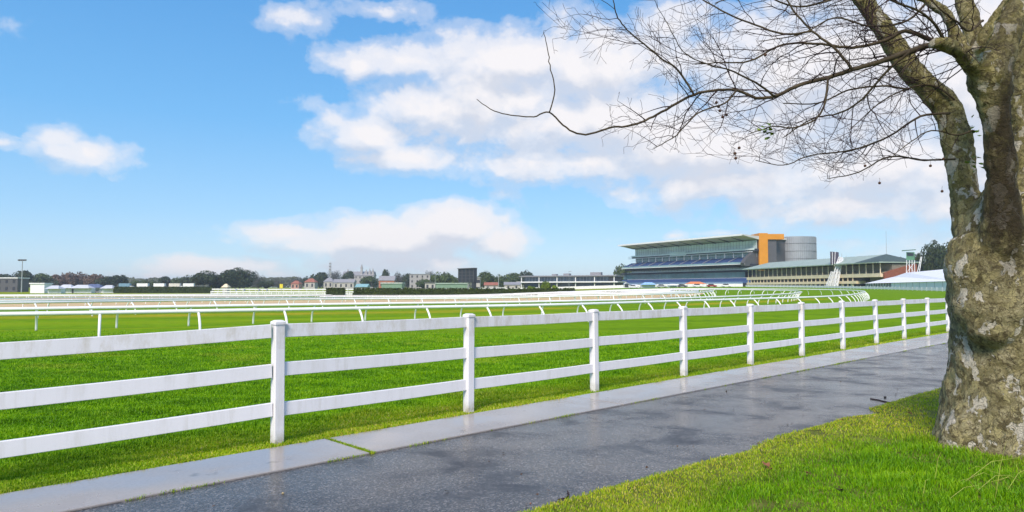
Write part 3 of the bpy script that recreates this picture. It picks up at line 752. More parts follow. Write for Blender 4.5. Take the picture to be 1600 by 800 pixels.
# seed balls on thin stems
M_SEED = simple("seed_ball", (.09, .045, .03), .9, var=.3, scale=30)
sball = None
for (x, y) in ((706, 298), (716, 322), (724, 340), (735, 334), (712, 310), (772, 430), (760, 446), (762, 460), (1138, 482), (1180, 532), (1328, 482), (1362, 556), (848, 160), (1366, 462)):
    px, py = za(x, y); p = at(px, py, 5.9 if x < 1100 else 6.6) - TB
    if sball is None:
        m_ = MB().blob((0, 0, 0), .0135, 9, 7); m_.tube([(0, 0, .012), (.004, 0, .03), (.0, .003, .05)], .0014, 4)
        sball = obj("seed_ball", m_, M_SEED, tree, p)
    else: c = sball.copy(); COL.objects.link(c); c.parent = tree; c.location = p; c.rotation_euler = (0, 0, tr.random() * 6)
def leaf_cluster(px, py, Z, n, sp, s, parent):
    mb = MB(); c = at(px, py, Z) - TB
    for i in range(n):
        o = c + Vector((tr.gauss(0, sp), tr.gauss(0, sp), tr.gauss(0, sp * .8))); q = Matrix.Rotation(tr.uniform(0, 6.28), 3, 'Z') @ Matrix.Rotation(tr.uniform(-.9, .9), 3, 'X') @ Matrix.Rotation(tr.uniform(-.6, .6), 3, 'Y')
        sh = [(0, -.5, 0), (.3, -.25, .05), (.42, .1, .08), (.12, .2, 0), (0, .6, -.05), (-.12, .2, 0), (-.42, .1, .08), (-.3, -.25, .05)]
        mb.add([o + q @ (Vector(v) * s) for v in sh], [tuple(range(8))])
    return obj("leaves", mb, M_LEAF['bush'], parent, fix=False)
leaf_cluster(*za(846, 382), 5.8, 16, .045, .05, tree); leaf_cluster(*za(1460, 470), 6.9, 12, .05, .06, tree)
leaf_cluster(*za(1455, 372), 7.3, 12, .06, .05, tree)

# ------------------------------------------------------------------ litter on the verge and path
M_DEADLEAF = simple("dead_leaf", (.24, .10, .045), .7, var=.4, scale=30)
def dead_leaf(px, py, s, rz, label, col=None, z=.09):
    mb = MB(); sh = [(0, -.5, .0), (.35, -.2, .12), (.5, .12, .2), (.15, .2, .04), (0, .6, .12), (-.15, .2, .04), (-.5, .12, .22), (-.35, -.2, .1)]
    mb.add([Vector(v) * s for v in sh] + [(0, 0, .0)], [(i, (i + 1) % 8, 8) for i in range(8)])
    p = gp(px, py); p.z = z
    o = obj("fallen_leaf", mb, col or M_DEADLEAF, None, p, fix=False); o.rotation_euler = (.25, .1, rz)
    sd = o.modifiers.new("thick", 'SOLIDIFY'); sd.thickness = .003
    tag(o, label, "leaf")
dead_leaf(1197, 742, .085, .4, "large curled reddish brown leaf on the verge in front of the path edge")
dead_leaf(1203, 749, .05, 2.2, "smaller brown leaf touching the large curled leaf on the verge")
dead_leaf(1262, 756, .05, 1.2, "dark red fallen leaf lying in the grass between large curled leaf and grass stalks", simple("red_leaf", (.12, .03, .02), .7))
dead_leaf(1131, 726, .05, 2.9, "small whitish scrap of leaf at the ragged edge of the verge", simple("pale_leaf", (.6, .52, .42), .7))
dead_leaf(1315, 668, .06, 1.9, "small tan leaf at the bare dip in the verge left of the tree", simple("tan_leaf", (.36, .2, .1), .7))
lm = MB(); lr = random.Random(14)
for i in range(150):
    al = lr.uniform(-7, 14); e_ = float(np.interp(al, ea[srt], eo[srt])); w = lr.choice([lr.gauss(-.05, .12), lr.uniform(0, 2.5), lr.uniform(-1.8, 0)])
    p = fpt(al, e_ + w, .085 if w > .12 else .012); s_ = lr.uniform(.008, .022)
    q = Matrix.Rotation(lr.uniform(0, 6.3), 3, 'Z') @ Matrix.Rotation(lr.uniform(-.6, .6), 3, 'X')
    lm.add([p + q @ Vector(v) * s_ for v in ((-1, -.5, 0), (0, -.7, .2), (1, 0, .1), (.1, .6, .3))], [(0, 1, 2, 3)])
tag(obj("leaf_litter", lm, simple("leaf_crumbs", (.10, .055, .03), .8, var=.6, scale=20), fix=False), kind='stuff')
dead_leaf(1422, 657, .07, .9, "brown leaf in the worn hollow of the verge just left of the tree")
dead_leaf(1312, 784, .06, 2.0, "dark brown leaf in the grass at the bottom of the picture left of the stalks", simple("umber_leaf", (.05, .03, .02), .8))
def twig_on_ground(label, pts, r, z=.012):
    P = [gp(*p) for p in pts]
    for p, q in zip(P, pts): p.z = z
    b = P[0].copy(); tag(obj("fallen_twig", MB().tube([p - b for p in P], r, 6), M_TWIG, None, b), label, "twig")
twig_on_ground("small dark hooked twig on the asphalt near the bottom verge edge", [(872, 783), (884, 781), (889, 775), (887, 770)], .006)
twig_on_ground("thin fallen twig on the asphalt beside the notch in the verge", [(1360, 624), (1372, 626), (1384, 629), (1395, 631)], .008)
def pebble(px, py, s, label, c=(.3, .26, .2), z=.008):
    p = gp(px, py); p.z = z; mb = MB().blob((0, 0, 0), s, 7, 5, (1, .8, .6))
    tag(obj("pebble", mb, simple("pebble_%d" % int(px), c, .7), None, p, smooth=True), label, "stone")
pebble(442, 772, .012, "tiny tan pebble on the asphalt under the nearest fence post", (.45, .36, .2))
pebble(1383, 622, .022, "small black stone standing on the asphalt beside the fallen twig", (.03, .028, .025), .015)
pebble(1135, 612, .014, "dark brown nut lying on the seam between concrete and asphalt", (.05, .035, .02), .012)
pebble(829, 788, .007, "tiny rust coloured pebble on the asphalt by the bottom verge edge", (.3, .12, .08))

# ------------------------------------------------------------------ far vegetation
def crown_mesh(name, seed, lobes, n, leaf, flat=.8, strips=False):
    r = random.Random(seed); L = []
    for i in range(lobes):
        a = r.uniform(0, 6.283); d = r.uniform(.15, .62) * (i > 0)
        L.append((Vector((math.cos(a) * d, math.sin(a) * d, r.uniform(.28, .78))), r.uniform(.26, .46)))
    vs, fs = [], []
    for i in range(n):
        c, R_ = r.choice(L); v = Vector((r.gauss(0, 1), r.gauss(0, 1), r.gauss(0, 1))).normalized() * R_ * (r.random() ** .28)
        p = c + Vector((v.x, v.y, v.z * flat))
        if p.z < .05: continue
        nrm = (v.normalized() + Vector((r.gauss(0, .5), r.gauss(0, .5), r.gauss(.25, .5)))).normalized()
        t = nrm.orthogonal().normalized(); t.rotate(Matrix.Rotation(r.uniform(0, 6.28), 3, nrm)); b = nrm.cross(t)
        s = leaf * r.uniform(.6, 1.4); w = s * (.22 if strips else .7); o = len(vs)
        vs += [p - t * s - b * w * .5, p + t * s * .2 - b * w, p + t * s + b * w * .4, p - t * s * .3 + b * w]; fs.append((o, o + 1, o + 2, o + 3))
    me = bpy.data.meshes.new(name); me.from_pydata([tuple(v) for v in vs], [], fs); return me
CROWNS = {}
def crown(kind, var, big=False):
    k = (kind, var, big)
    if k not in CROWNS:
        n = 9000 if big else 2600
        if kind == 'grey': me = crown_mesh("crown", var * 7 + 1, 9, n, .035 if big else .05, .9, True)
        else: me = crown_mesh("crown", var * 7 + 2, 10, n, .034 if big else .058)
        me.materials.append(M_LEAF[kind]); CROWNS[k] = me
    return CROWNS[k]
fvr = random.Random(21)
def far_tree(px, ytop, wpx, Z, kind, label, base=None, big=False, name="tree", group=None):
    b = fp(px, Z); b.z -= .2
    top = at(px, ytop, Z).z; H = top - b.z; W = wpx * Z / F
    T = thing(name, label, "tree", b, fvr.uniform(0, 6.28), group)
    c = link("crown", crown(kind, fvr.randint(0, 3), big), None, T); c.scale = (W / 1.75, W / 1.75, H * .98)
    key = "trunk"
    t = obj("trunk", MB().tube([(0, 0, 0), (W * .01, 0, H * .3), (W * .02, W * .01, H * .7)], [H * .04 + .1, H * .03 + .05, H * .012], 6), M_TRUNK, T)
    return T
L_ = far_tree
for a_ in [
 (-30, 424, 60, 520, 'dark', "dark tree at the left frame edge behind the low flat roof"),
 (10, 426, 44, 500, 'dark', "dark tree above the low flat roof at far left"),
 (41, 420, 40, 480, 'dark', "tall dark tree right behind the floodlight pole at far left"),
 (66, 425, 40, 500, 'mid', "green tree between floodlight pole and brown bare tree"),
 (96, 427, 38, 520, 'brown', "brown bare tree over the white marquee cluster at left"),
 (120, 424, 44, 540, 'brown', "broad reddish brown bare tree, middle of the left wood"),
 (148, 426, 40, 530, 'brown', "brown bare tree beside the dark tree closing the left wood"),
 (172, 428, 40, 500, 'dark', "dark rounded tree above the right end of white marquee cluster"),
 (193, 429, 26, 510, 'dark', "dark tree closing the right end of the left wood"),
 (212, 437, 26, 560, 'mid', "low green tree right of the left wood, behind white trucks"),
 (232, 437, 24, 560, 'mid', "low olive tree behind the middle white truck"),
 (258, 430, 26, 560, 'dark', "small dark tree standing above the row of white trucks"),
 (276, 434, 24, 560, 'mid', "green tree just right of the small dark tree above white trucks"),
 (300, 429, 34, 540, 'dark', "dark tree touching the left side of the broad fig"),
 (338, 422, 70, 450, 'dark', "left half of the broad dark fig clump, a wide low crowned tree"),
 (375, 421, 70, 450, 'dark', "right half of the broad dark fig clump, a wide low crowned tree"),
 (404, 424, 30, 520, 'grey', "grey leafless tree right beside the broad dark fig clump"),
 (416, 437, 24, 480, 'dark', "small dark tree right below the grey leafless tree"),
 (436, 434, 30, 600, 'grey', "grey hazy tree behind the yellow sign"),
 (462, 432, 32, 620, 'grey', "grey hazy tree behind the pink roofed cottage"),
 (482, 431, 20, 640, 'dark', "small dark tree between pink roofed cottage and red roofed house"),
 (500, 423, 34, 600, 'dark', "dark round tree above the houses, left of the lattice mast"),
 (523, 424, 26, 640, 'grey', "grey tree below the lattice mast on the house hill"),
 (545, 421, 28, 660, 'dark', "dark flat tree left of the spired white building"),
 (577, 430, 36, 560, 'mid', "olive tree right of the spired white building"),
 (601, 418, 18, 600, 'dark', "pointed dark tree rising above the red brick house"),
 (624, 424, 24, 620, 'grey', "grey tree right of the pointed dark tree"),
 (637, 425, 22, 620, 'dark', "dark tree left of the grey apartment block"),
 (662, 435, 28, 480, 'mid', "light green tree in front of the grey apartment block"),
 (671, 424, 16, 600, 'grey', "slim grey tree behind the light green tree"),
 (690, 424, 34, 470, 'mid', "green tree left of the tree touching the dark video board"),
 (706, 426, 26, 470, 'mid', "green tree directly left of the dark video board"),
 (757, 425, 36, 500, 'mid', "rounded green tree just right of the dark video board"),
 (775, 428, 28, 500, 'mid', "green tree second to the right of the dark video board"),
 (800, 424, 44, 540, 'mid', "wide green tree behind the left end of the low glass pavilion"),
 (820, 424, 30, 560, 'dark', "dark tree overlapped by the low glass pavilion roof"),
 (974, 415, 34, 520, 'mid', "green tree in the gap between pavilion and tall glass grandstand"),
 (987, 421, 26, 500, 'mid', "small green tree touching the left terrace of the tall glass grandstand"),
]: L_(*a_, big=(a_[3] == 450))
for a_ in [(1432, 391, 34, 300, 'dark', "dark evergreen tree right of the green lookout hut"),
           (1458, 381, 46, 290, 'dark', "tallest dark evergreen behind the white marquee, half hidden by plane trunk"),
           (1487, 377, 50, 280, 'dark', "dark evergreen just left of the plane tree trunk at its bulge"),
           (1525, 372, 60, 280, 'dark', "dark evergreen hidden behind the plane tree trunk"),
           (1415, 398, 26, 330, 'mid', "green tree behind the legs of the green lookout hut")]:
    L_(*a_, big=True)
def hedge(name, label, px0, px1, ytop, Z, depth, kind='hedge', cat="hedge"):
    a, b = fp(px0, Z), fp(px1, Z); H = at(px0, ytop, Z).z - min(a.z, b.z); r = random.Random(px0)
    L = b.x - a.x; mb = MB(); n = int(900 + 260 * L / max(H, .5))
    o = a; mb.box((L / 2, depth / 2, H / 2 - .1), (L - .2, depth - .2, H - .1))
    for i in range(n):
        f = r.random()
        p = Vector((r.uniform(0, L), 0 if f < .55 else r.uniform(0, depth), r.uniform(0, H) if f < .55 else H))
        d = Vector((r.gauss(0, .5), -1 if f < .55 else 0, .3 if f < .55 else 1)).normalized() ; t = d.orthogonal().normalized(); t.rotate(Matrix.Rotation(r.uniform(0, 6.3), 3, d)); bb = d.cross(t); s = H * r.uniform(.05, .11)
        p += Vector((0, r.gauss(0, .04) , r.gauss(0, .04)))
        mb.add([p - t * s - bb * s * .5, p + t * s * .2 - bb * s, p + t * s + bb * s * .5, p + bb * s], [(0, 1, 2, 3)])
    return tag(obj(name, mb, M_LEAF[kind], None, o, fix=False), label, cat)
hedge("clipped_hedge", "short clipped green hedge block left of the long hedge", 510, 538, 450.4, 170, 2)
hedge("clipped_hedge", "long low clipped green hedge in the middle distance", 552, 898, 450.6, 165, 2)
hedge("clipped_hedge", "low dark hedge below the row of white trucks at left", 178, 332, 448.2, 300, 2)
def bush(px, ytop, wpx, Z, label):
    b = fp(px, Z); H = at(px, ytop, Z).z - b.z; W = wpx * Z / F
    o = link("bush", crown('bush', fvr.randint(0, 2)), None, None, b); o.scale = (W / 1.75, W / 1.75, H * 1.02); o.rotation_euler = (0, 0, fvr.random() * 6); tag(o, label, "bush")
bush(852, 440.5, 22, 185, "tallest yellow green bush behind the right end of the long hedge")
bush(832, 446, 20, 185, "low yellow green bush left of the tallest bush behind long hedge")
bush(867, 445, 16, 185, "low olive bush right of the tallest bush behind long hedge")

# the continuous line of low woods on the horizon
r_ = random.Random(8); mb = MB()
for i in range(26000):
    px = r_.uniform(-500, 1000); Z = r_.uniform(760, 900)
    yt = 439.5 - 5 * float(vnoise(px, 0, .05, 3)) - 2.5 * float(vnoise(px, 0, .2, 4)); b = fp(px, Z)
    z1 = at(px, yt, Z).z; p = Vector((b.x, Z, b.z + (z1 - b.z) * r_.random() ** .7)); s_ = r_.uniform(.6, 1.5)
    d = Vector((r_.gauss(0, .5), -1, r_.gauss(.4, .5))).normalized(); t = d.orthogonal().normalized(); t.rotate(Matrix.Rotation(r_.uniform(0, 6.3), 3, d)); bb = d.cross(t)
    mb.add([p - t * s_ - bb * s_ * .5, p + t * s_ * .2 - bb * s_, p + t * s_ + bb * s_ * .5, p + bb * s_], [(0, 1, 2, 3)])
tag(obj("far_wood", mb, foliage_mat("wood_leaves", (.03, .045, .025), (.12, .13, .08)), fix=False), kind='stuff')

# ------------------------------------------------------------------ buildings
class Frame:
    """facade frame: u along the front, v away from the viewer, w up; local to the building's origin"""
    def __init__(s, A, B, z=None):
        s.A = Vector((A.x, A.y, A.z if z is None else z)); d = Vector((B.x - A.x, B.y - A.y, 0)); s.L = d.length; s.U = d / s.L
        V_ = Vector((-s.U.y, s.U.x, 0)); mid = (A + B) / 2
        if V_.dot(Vector((mid.x, mid.y, 0))) < 0: V_ = -V_
        s.V = V_
    def P(s, u, v, w): return s.U * u + s.V * v + Vector((0, 0, w))
    def box(s, mb, u0, u1, v0, v1, w0, w1):
        return mb.hexa([s.P(u0, v0, w0), s.P(u1, v0, w0), s.P(u1, v1, w0), s.P(u0, v1, w0), s.P(u0, v0, w1), s.P(u1, v0, w1), s.P(u1, v1, w1), s.P(u0, v1, w1)])
    def prof(s, mb, u0, u1, vw):
        """profile in (v,w) extruded along u"""
        return mb.prism([s.P(u0, v, w) for v, w in vw], s.U * (u1 - u0))
def B(fr, *a): return fr.box(MB(), *a)

# --- tall glass grandstand
GA, GB = fp(994, 455), fp(1185, 365)
fr = Frame(GA, GB, GB.z - .6); L = fr.L
gs = thing("grandstand", "tall modern glass grandstand with blue seating tiers and a thin overhanging roof", "grandstand", fr.A)
def part(name, mb, m, parent=None, **k): return obj(name, mb, m, parent or gs, **k)
# core volumes behind the glass
mb = MB(); fr.box(mb, 0, L, .6, 26, 0, 26.0); part("core", mb, M_DKGREY)
mb = MB()
for u in np.arange(-14, L - 1, 5.2): fr.box(mb, u, u + .5, -10.6, -10.1, 0, 2.2)
part("concourse_column", mb, M_DKGREY)
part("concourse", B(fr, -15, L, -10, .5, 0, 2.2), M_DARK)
# lower tier: raked blue seats
fr2 = [(-11, 2.3), (-11, 2.9), (-4, 5.2), (0, 5.2), (0, 2.3)]
mb = MB(); fr.prof(mb, -15, L - 1, fr2); part("lower_seating", mb, M_BLUE)
mb = MB()
for k in range(6): fr.prof(mb, -15, L - 1, [(-10.8 + 1.15 * k, 2.97 + .378 * k), (-10.8 + 1.15 * k, 3.25 + .378 * k), (-10.4 + 1.15 * k, 3.25 + .378 * k), (-10.4 + 1.15 * k, 2.97 + .378 * k)])
part("seat_rows", mb, simple("navy_seats", (.045, .085, .22), .5))
part("front_wall", B(fr, -15.2, L - .8, -11.3, -11.02, 1.9, 3.1), simple("pale_blue_panel", (.20, .30, .48), .3, spec=.6))
M_MULL = simple("mullion_grey", (.16, .19, .20), .4, var=.1)
def glassband(w0, w1, u0, u1, v, step=2.6, m=None):
    g = part("glazing", B(fr, u0, u1, v, v + .3, w0, w1), m or M_GLASS)
    mb = MB()
    for u in np.arange(u0 + step, u1 - .2, step): fr.box(mb, u - .03, u + .03, v - .08, v - .002, w0, w1)
    for w in (w0 + .06, (w0 + w1) / 2, w1 - .06): fr.box(mb, u0, u1, v - .06, v - .003, w - .03, w + .03)
    obj("mullions", mb, M_MULL, g); return g
M_GLASS2 = simple("pale_teal_glass", (.58, .70, .68), .15, var=.3, scale=.07, spec=.8)
M_GLASS3 = simple("dark_teal_glass", (.14, .26, .27), .12, var=.4, scale=.1, spec=.7)
glassband(5.4, 8.5, -9, L - 6, -3.6, 3.2, M_GLASS3)
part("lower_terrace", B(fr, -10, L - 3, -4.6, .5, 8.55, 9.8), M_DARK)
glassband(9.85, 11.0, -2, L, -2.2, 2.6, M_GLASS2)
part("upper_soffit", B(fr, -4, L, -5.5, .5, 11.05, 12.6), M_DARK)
# upper tier
mb = MB(); fr.prof(mb, -3, L - 3, [(-9, 12.65), (-9, 13.3), (-1, 16.2), (.5, 16.2), (.5, 12.65)]); part("upper_seating", mb, M_BLUE)
mb = MB()
for k in range(6): fr.prof(mb, -3, L - 3, [(-8.8 + 1.35 * k, 13.4 + .49 * k), (-8.8 + 1.35 * k, 13.75 + .49 * k), (-8.4 + 1.35 * k, 13.75 + .49 * k), (-8.4 + 1.35 * k, 13.4 + .49 * k)])
part("seat_rows", mb, bpy.data.materials["navy_seats"])
part("tier_front", B(fr, -3.2, L - 2.8, -9.3, -9.02, 12.5, 13.6), M_GLASS)
mb = MB()
for u in np.arange(4, L, 9.5): mb = MB(); fr.prof(mb, u, u + .16, [(-8.9, 13.6), (-8.9, 14.0), (-1, 17.0), (-1, 16.6)]); part("stair_rail", mb, M_STEEL)
for w_, v_, h_ in ((9.84, -4.8, .25), (12.62, -9.6, .3), (19.32, -3.5, .3), (20.45, -3.55, .25), (5.35, -4.3, .25), (17.9, -.75, .15)): part("slab_edge", B(fr, -4, L - .5, v_, v_ + .17, w_ - h_, w_), M_WHITE)
mb = MB(); fr.prof(mb, L - 3, L - .6, [(-9.5, 11.4), (-10.2, 13), (-8, 15.5), (-2, 19.5), (0, 19.5), (0, 11.4)]); part("end_wall", mb, M_DKGREY)
glassband(16.4, 19.3, 1, L - .5, -.5, 3.0)
mb = MB()
for u in np.arange(3, L, 6.5): fr.box(mb, u, u + .35, -2.8, -2.4, 16.4, 19.3)
part("gallery_column", mb, M_WHITE)
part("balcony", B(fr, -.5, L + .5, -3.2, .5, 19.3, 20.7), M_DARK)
part("balcony_screen", B(fr, L * .36, L * .5, -3.5, -3.22, 19.4, 21.6), M_GLASS2)
glassband(20.8, 25.4, .2, L - .2, -.8, 2.2, M_GLASS2)
part("balcony_glass", B(fr, -.5, L + .5, -3.45, -3.25, 20.0, 21.0), M_GLASS2)
mb = MB(); fr.prof(mb, -3, L + 1, [(-12.6, 27.65), (-12.6, 28.1), (2, 27.3), (24, 27.0), (24, 26.2), (0, 25.6)]); part("roof", mb, simple("roof_white_sheet", (.60, .59, .58), .5, var=.12, scale=.2))
part("fascia", B(fr, -3.02, L + 1.02, -12.78, -12.61, 27.35, 28.25), M_WHITE)
mb = MB(); fr.prof(mb, -2.8, L + .8, [(-12.3, 27.5), (-12.3, 27.62), (.3, 25.75), (.3, 25.6)]); part("soffit", mb, simple("beige_soffit", (.86, .66, .72), .6, var=.1))
mb = MB()
for u in np.arange(1, L, 10.2): fr.prof(mb, u, u + .5, [(-9.5, 26.95), (-.2, 25.5), (-.2, 25.0), (-2, 25.3)])
part("roof_rib", mb, M_DKGREY)
# orange blade wall, dark lift wall and metal drum on the right end
ow = [at(1185.5, 365, 372), at(1199.5, 365, 372), at(1224, 367, 380)]
og = thing("stair_tower", "bright orange wall beside the tall glass grandstand with dark grey panel", "tower", fp(1186, 372))
z0 = fp(1186, 372).z
def wallbox(mb, pxa, pxb, Y, th, yt, yb=None, base=None, dY=0):
    a, b = at(pxa, yt, Y), at(pxb, yt, Y + dY); zb = z0 - .5 if yb is None else at(pxa, yb, Y).z
    a, b = a - base, b - base; d = Vector((0, th, 0)); bz = zb - base.z
    return mb.hexa([Vector((a.x, a.y, bz)), Vector((b.x, b.y, bz)), Vector((b.x, b.y, bz)) + d, Vector((a.x, a.y, bz)) + d, a, b, b + d, a + d])
bs = og.location.copy()
obj("orange_wall", wallbox(MB(), 1185.8, 1199.5, 364, 14, 364.2, None, bs), M_ORANGE, og)
obj("orange_band", wallbox(MB(), 1199.6, 1225, 364, 14, 365.5, 374, bs), M_ORANGE, og)
obj("dark_panel", wallbox(MB(), 1199.6, 1213, 365, 12, 374.2, None, bs), M_DKGREY, og)
dr_b = fp(1243, 382); dr_b.z = z0 - .5
drum = thing("drum_building", "windowless grey metal cylinder building right of the orange wall", "building", dr_b)
Rd = 30.5 * 382 / F; Hd = at(1243, 369, 382 - Rd).z - dr_b.z
mb = MB().cyl((0, 0, 0), Rd, Hd, 64); obj("wall", mb, M_DRUM, drum)
mb = MB()
for k in range(64):
    a_ = 2 * math.pi * (k + .5) / 64; p = Vector((math.cos(a_) * Rd, math.sin(a_) * Rd, 0)); mb.box(p + Vector((0, 0, Hd / 2)), (.22, .22, Hd - .4), Matrix.Rotation(a_, 3, 'Z'))
obj("ribs", mb, simple("drum_rib", (.30, .32, .36), .5, metal=.3), drum)
mb = MB()
for w in np.arange(3, Hd, 4.2): mb.tube([(math.cos(a_) * (Rd + .1), math.sin(a_) * (Rd + .1), w) for a_ in np.linspace(0, 2 * math.pi, 65)], .09, 5, cap=False)
obj("seams", mb, M_DKGREY, drum)

# --- old members' stand with green roof
OA, OB = fp(1169, 332), fp(1381, 238)
fr = Frame(OA, OB, OA.z * .4 + OB.z * .6 - .3); L = fr.L
os_ = thing("old_grandstand", "old cream grandstand with green metal roof, open columned gallery and red brick end", "grandstand", fr.A)
part = lambda name, mb, m, parent=None, **k: obj(name, mb, m, parent or os_, **k)
D = 13
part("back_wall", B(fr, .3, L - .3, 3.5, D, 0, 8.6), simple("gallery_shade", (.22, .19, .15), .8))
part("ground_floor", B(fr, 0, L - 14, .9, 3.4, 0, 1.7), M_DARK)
r_ = random.Random(4); mb = MB(); mb2 = MB()
for u in np.arange(1, L - 16, 2.9):
    (mb if r_.random() < .55 else mb2).hexa([fr.P(*q) for q in ((u, .5, 0), (u + 1.5, .5, 0), (u + 1.5, .88, 0), (u, .88, 0), (u, .5, 1.6), (u + 1.5, .5, 1.6), (u + 1.5, .88, 1.6), (u, .88, 1.6))])
part("blue_doors", mb, M_BLUE); part("white_doors", mb2, M_WHITE)
part("lower_parapet", B(fr, -.5, L - 14, -.6, 3.4, 1.7, 2.75), M_CREAM)
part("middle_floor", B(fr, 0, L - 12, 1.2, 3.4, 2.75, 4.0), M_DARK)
part("upper_parapet", B(fr, -.5, L - 1, -.6, 3.4, 4.0, 5.3), M_CREAM)
mb = MB(); fr.prof(mb, 0, L - .5, [(-.4, 5.3), (3.4, 5.3), (D - 1, 9.0), (D - 1, 5.3), (3.4, 4.8)])
mb = MB(); fr.prof(mb, .5, L - .8, [(0, 5.32), (3.4, 6.1), (D - 2, 8.4), (D - 2, 5.32)]); part("seating", mb, simple("timber_benches", (.40, .33, .22), .8, var=.35))
mb = MB(); mc = []
for u in np.linspace(.6, L - 1.5, 26): part("column", MB().tube([fr.P(u, -.2, 5.3), fr.P(u, -.2, 9.2)], .17, 8), M_CREAM)
for u in np.arange(.3, L - 15, 2.9):
    mb.hexa([fr.P(*q) for q in ((u, -.4, 0), (u + .3, -.4, 0), (u + .3, -.1, 0), (u, -.1, 0), (u, -.4, 1.7), (u + .3, -.4, 1.7), (u + .3, -.1, 1.7), (u, -.1, 1.7))])
    mb.hexa([fr.P(*q) for q in ((u, -.4, 2.75), (u + .25, -.4, 2.75), (u + .25, -.1, 2.75), (u, -.1, 2.75), (u, -.4, 4), (u + .25, -.4, 4), (u + .25, -.1, 4), (u, -.1, 4))])
part("lower_columns", mb, M_CREAM)
mb = MB(); e0, e1 = -2, L + .5
mb.add([fr.P(e0, -2.2, 9.3), fr.P(e1, -2.2, 9.3), fr.P(e1 - 7, 6, 12.2), fr.P(e0 + 11, 6, 12.2), fr.P(e0, 14, 9.3), fr.P(e1, 14, 9.3),
        fr.P(e0, -2.2, 8.95), fr.P(e1, -2.2, 8.95), fr.P(e1, 14, 8.95), fr.P(e0, 14, 8.95)],
       [(0, 1, 2, 3), (3, 2, 5, 4), (0, 3, 4), (6, 9, 8, 7), (0, 6, 7, 1), (1, 7, 8, 5), (5, 8, 9, 4), (4, 9, 6, 0)])
part("roof", mb, M_GREENROOF)
mb = MB(); mb.add([fr.P(e1 - 13, -2.25, 9.33), fr.P(e1 + .03, -2.25, 9.33), fr.P(e1 + .05, 14, 9.33), fr.P(e1 - 6.95, 6, 12.35), fr.P(e1 - 8, 4, 11.7), fr.P(e1 - 13, -2.25, 9.3)], [(0, 1, 4), (1, 3, 4), (1, 2, 3)]); part("hip", mb, M_DKGREEN)
mb = MB(); fr.prof(mb, L - .6, L, [(.2, 0), (.2, 5.4), (3, 6.4), (D, 8.95), (D, 0)]); part("brick_end", mb, M_BRICK)
fs = thing("flagpole", "thin bare flagpole rising above the green roof of the old grandstand", "flagpole", fp(1386, 262))
obj("pole", MB().tube([(0, 0, 0), (0, 0, at(1386, 362, 262).z - fs.location.z)], [.13, .05], 8), M_STEEL, fs)
obj("finial", MB().blob((0, 0, at(1386, 362, 262).z - fs.location.z), .14, 8, 6), M_STEEL, fs)

# --- low glass pavilion
fr = Frame(fp(814, 440), fp(962, 410)); fr.A.z -= .3; L = fr.L
pv = thing("pavilion", "low two storey glass pavilion with thin white slabs left of the tall grandstand", "building", fr.A)
part = lambda name, mb, m, parent=None, **k: obj(name, mb, m, parent or pv, **k)
part("ground_floor", B(fr, 2, L, 1.5, 14, 0, 4.4), M_DKGREY)
part("shopfront", B(fr, 2.4, L - .4, 1.1, 1.45, .3, 3.9), simple("navy_glass", (.05, .07, .13), .15, var=.5, scale=.3, spec=.7))
part("terrace_slab", B(fr, -2, L + 2, -2.5, 14, 4.45, 5.15), M_WHITE)
part("upper_glazing", B(fr, 2, L - 5, 1.2, 1.5, 5.2, 8.0), simple("slate_glass", (.08, .12, .17), .15, var=.6, scale=.25, spec=.7))
part("upper_floor", B(fr, 2, L - .5, 1.55, 13, 5.2, 8.0), M_DKGREY)
mb = MB(); fr.prof(mb, -.5, L + 1, [(-2.2, 8.3), (-2.2, 8.7), (6, 9.1), (14, 8.6), (14, 8.05), (0, 8.05)]); part("roof", mb, M_GREYROOF)
for u in np.linspace(1, L - .6, 6): part("column", MB().tube([fr.P(u, -1.2, 0), fr.P(u, -1.2, 8.1)], .3, 8), M_WHITE)
mb = MB()
for u in np.arange(3, L - 5, 2.2): fr.box(mb, u, u + .1, 1.05, 1.19, 5.2, 8.0)
part("mullions", mb, M_STEEL)
for u, s_, h_ in ((20, 3, .9), (28, 4, 1.2), (46, 7, 1.8)): part("roof_plant", B(fr, u, u + s_, 4, 7, 9.0, 9.0 + h_), M_GREYROOF)

# --- marquee on the right
fr = Frame(fp(1352, 236), fp(1500, 148)); fr.A.z -= .2; fr.A.z = fr.A.z * .5 + fp(1500, 148).z * .5 - .3; L = fr.L
mq = thing("marquee", "long white gabled event marquee behind the lawn, left of the plane tree trunk", "marquee", fr.A)
part = lambda name, mb, m, parent=None, **k: obj(name, mb, m, parent or mq, **k)
mb = MB(); fr.prof(mb, 0, L, [(-.3, 2.5), (-.3, 2.62), (7, 5.9), (14.3, 2.62), (14.3, 2.5), (7, 5.78)])
mb = MB(); mb.add([fr.P(0, -.4, 2.4), fr.P(L, -.4, 2.4), fr.P(L - 6, 7, 5.9), fr.P(22, 7, 5.6), fr.P(8, 7, 4.6), fr.P(0, 14.4, 2.4), fr.P(L, 14.4, 2.4)], [(0, 1, 2, 3, 4), (4, 3, 2, 6, 5), (0, 4, 5), (1, 6, 2), (0, 5, 6, 1)]); part("roof", mb, M_CANVAS)
part("side_wall", B(fr, 34, L, 0, 14, 0, 2.39), M_CANVAS)
part("glass_wall", B(fr, .4, 33.9, .3, 13.6, 0, 2.2), simple("marquee_glass", (.16, .20, .24), .2, var=.5, scale=.5))
for u in np.arange(0, 34, 3.4): part("post", B(fr, u, u + .25, 0, .25, 0, 2.38), M_WHITE)
mb = MB()
for u in np.arange(38, L - 1, 6): fr.box(mb, u, u + .12, -.06, -.005, 0, 2.35)
part("wall_seams", mb, M_STEEL)

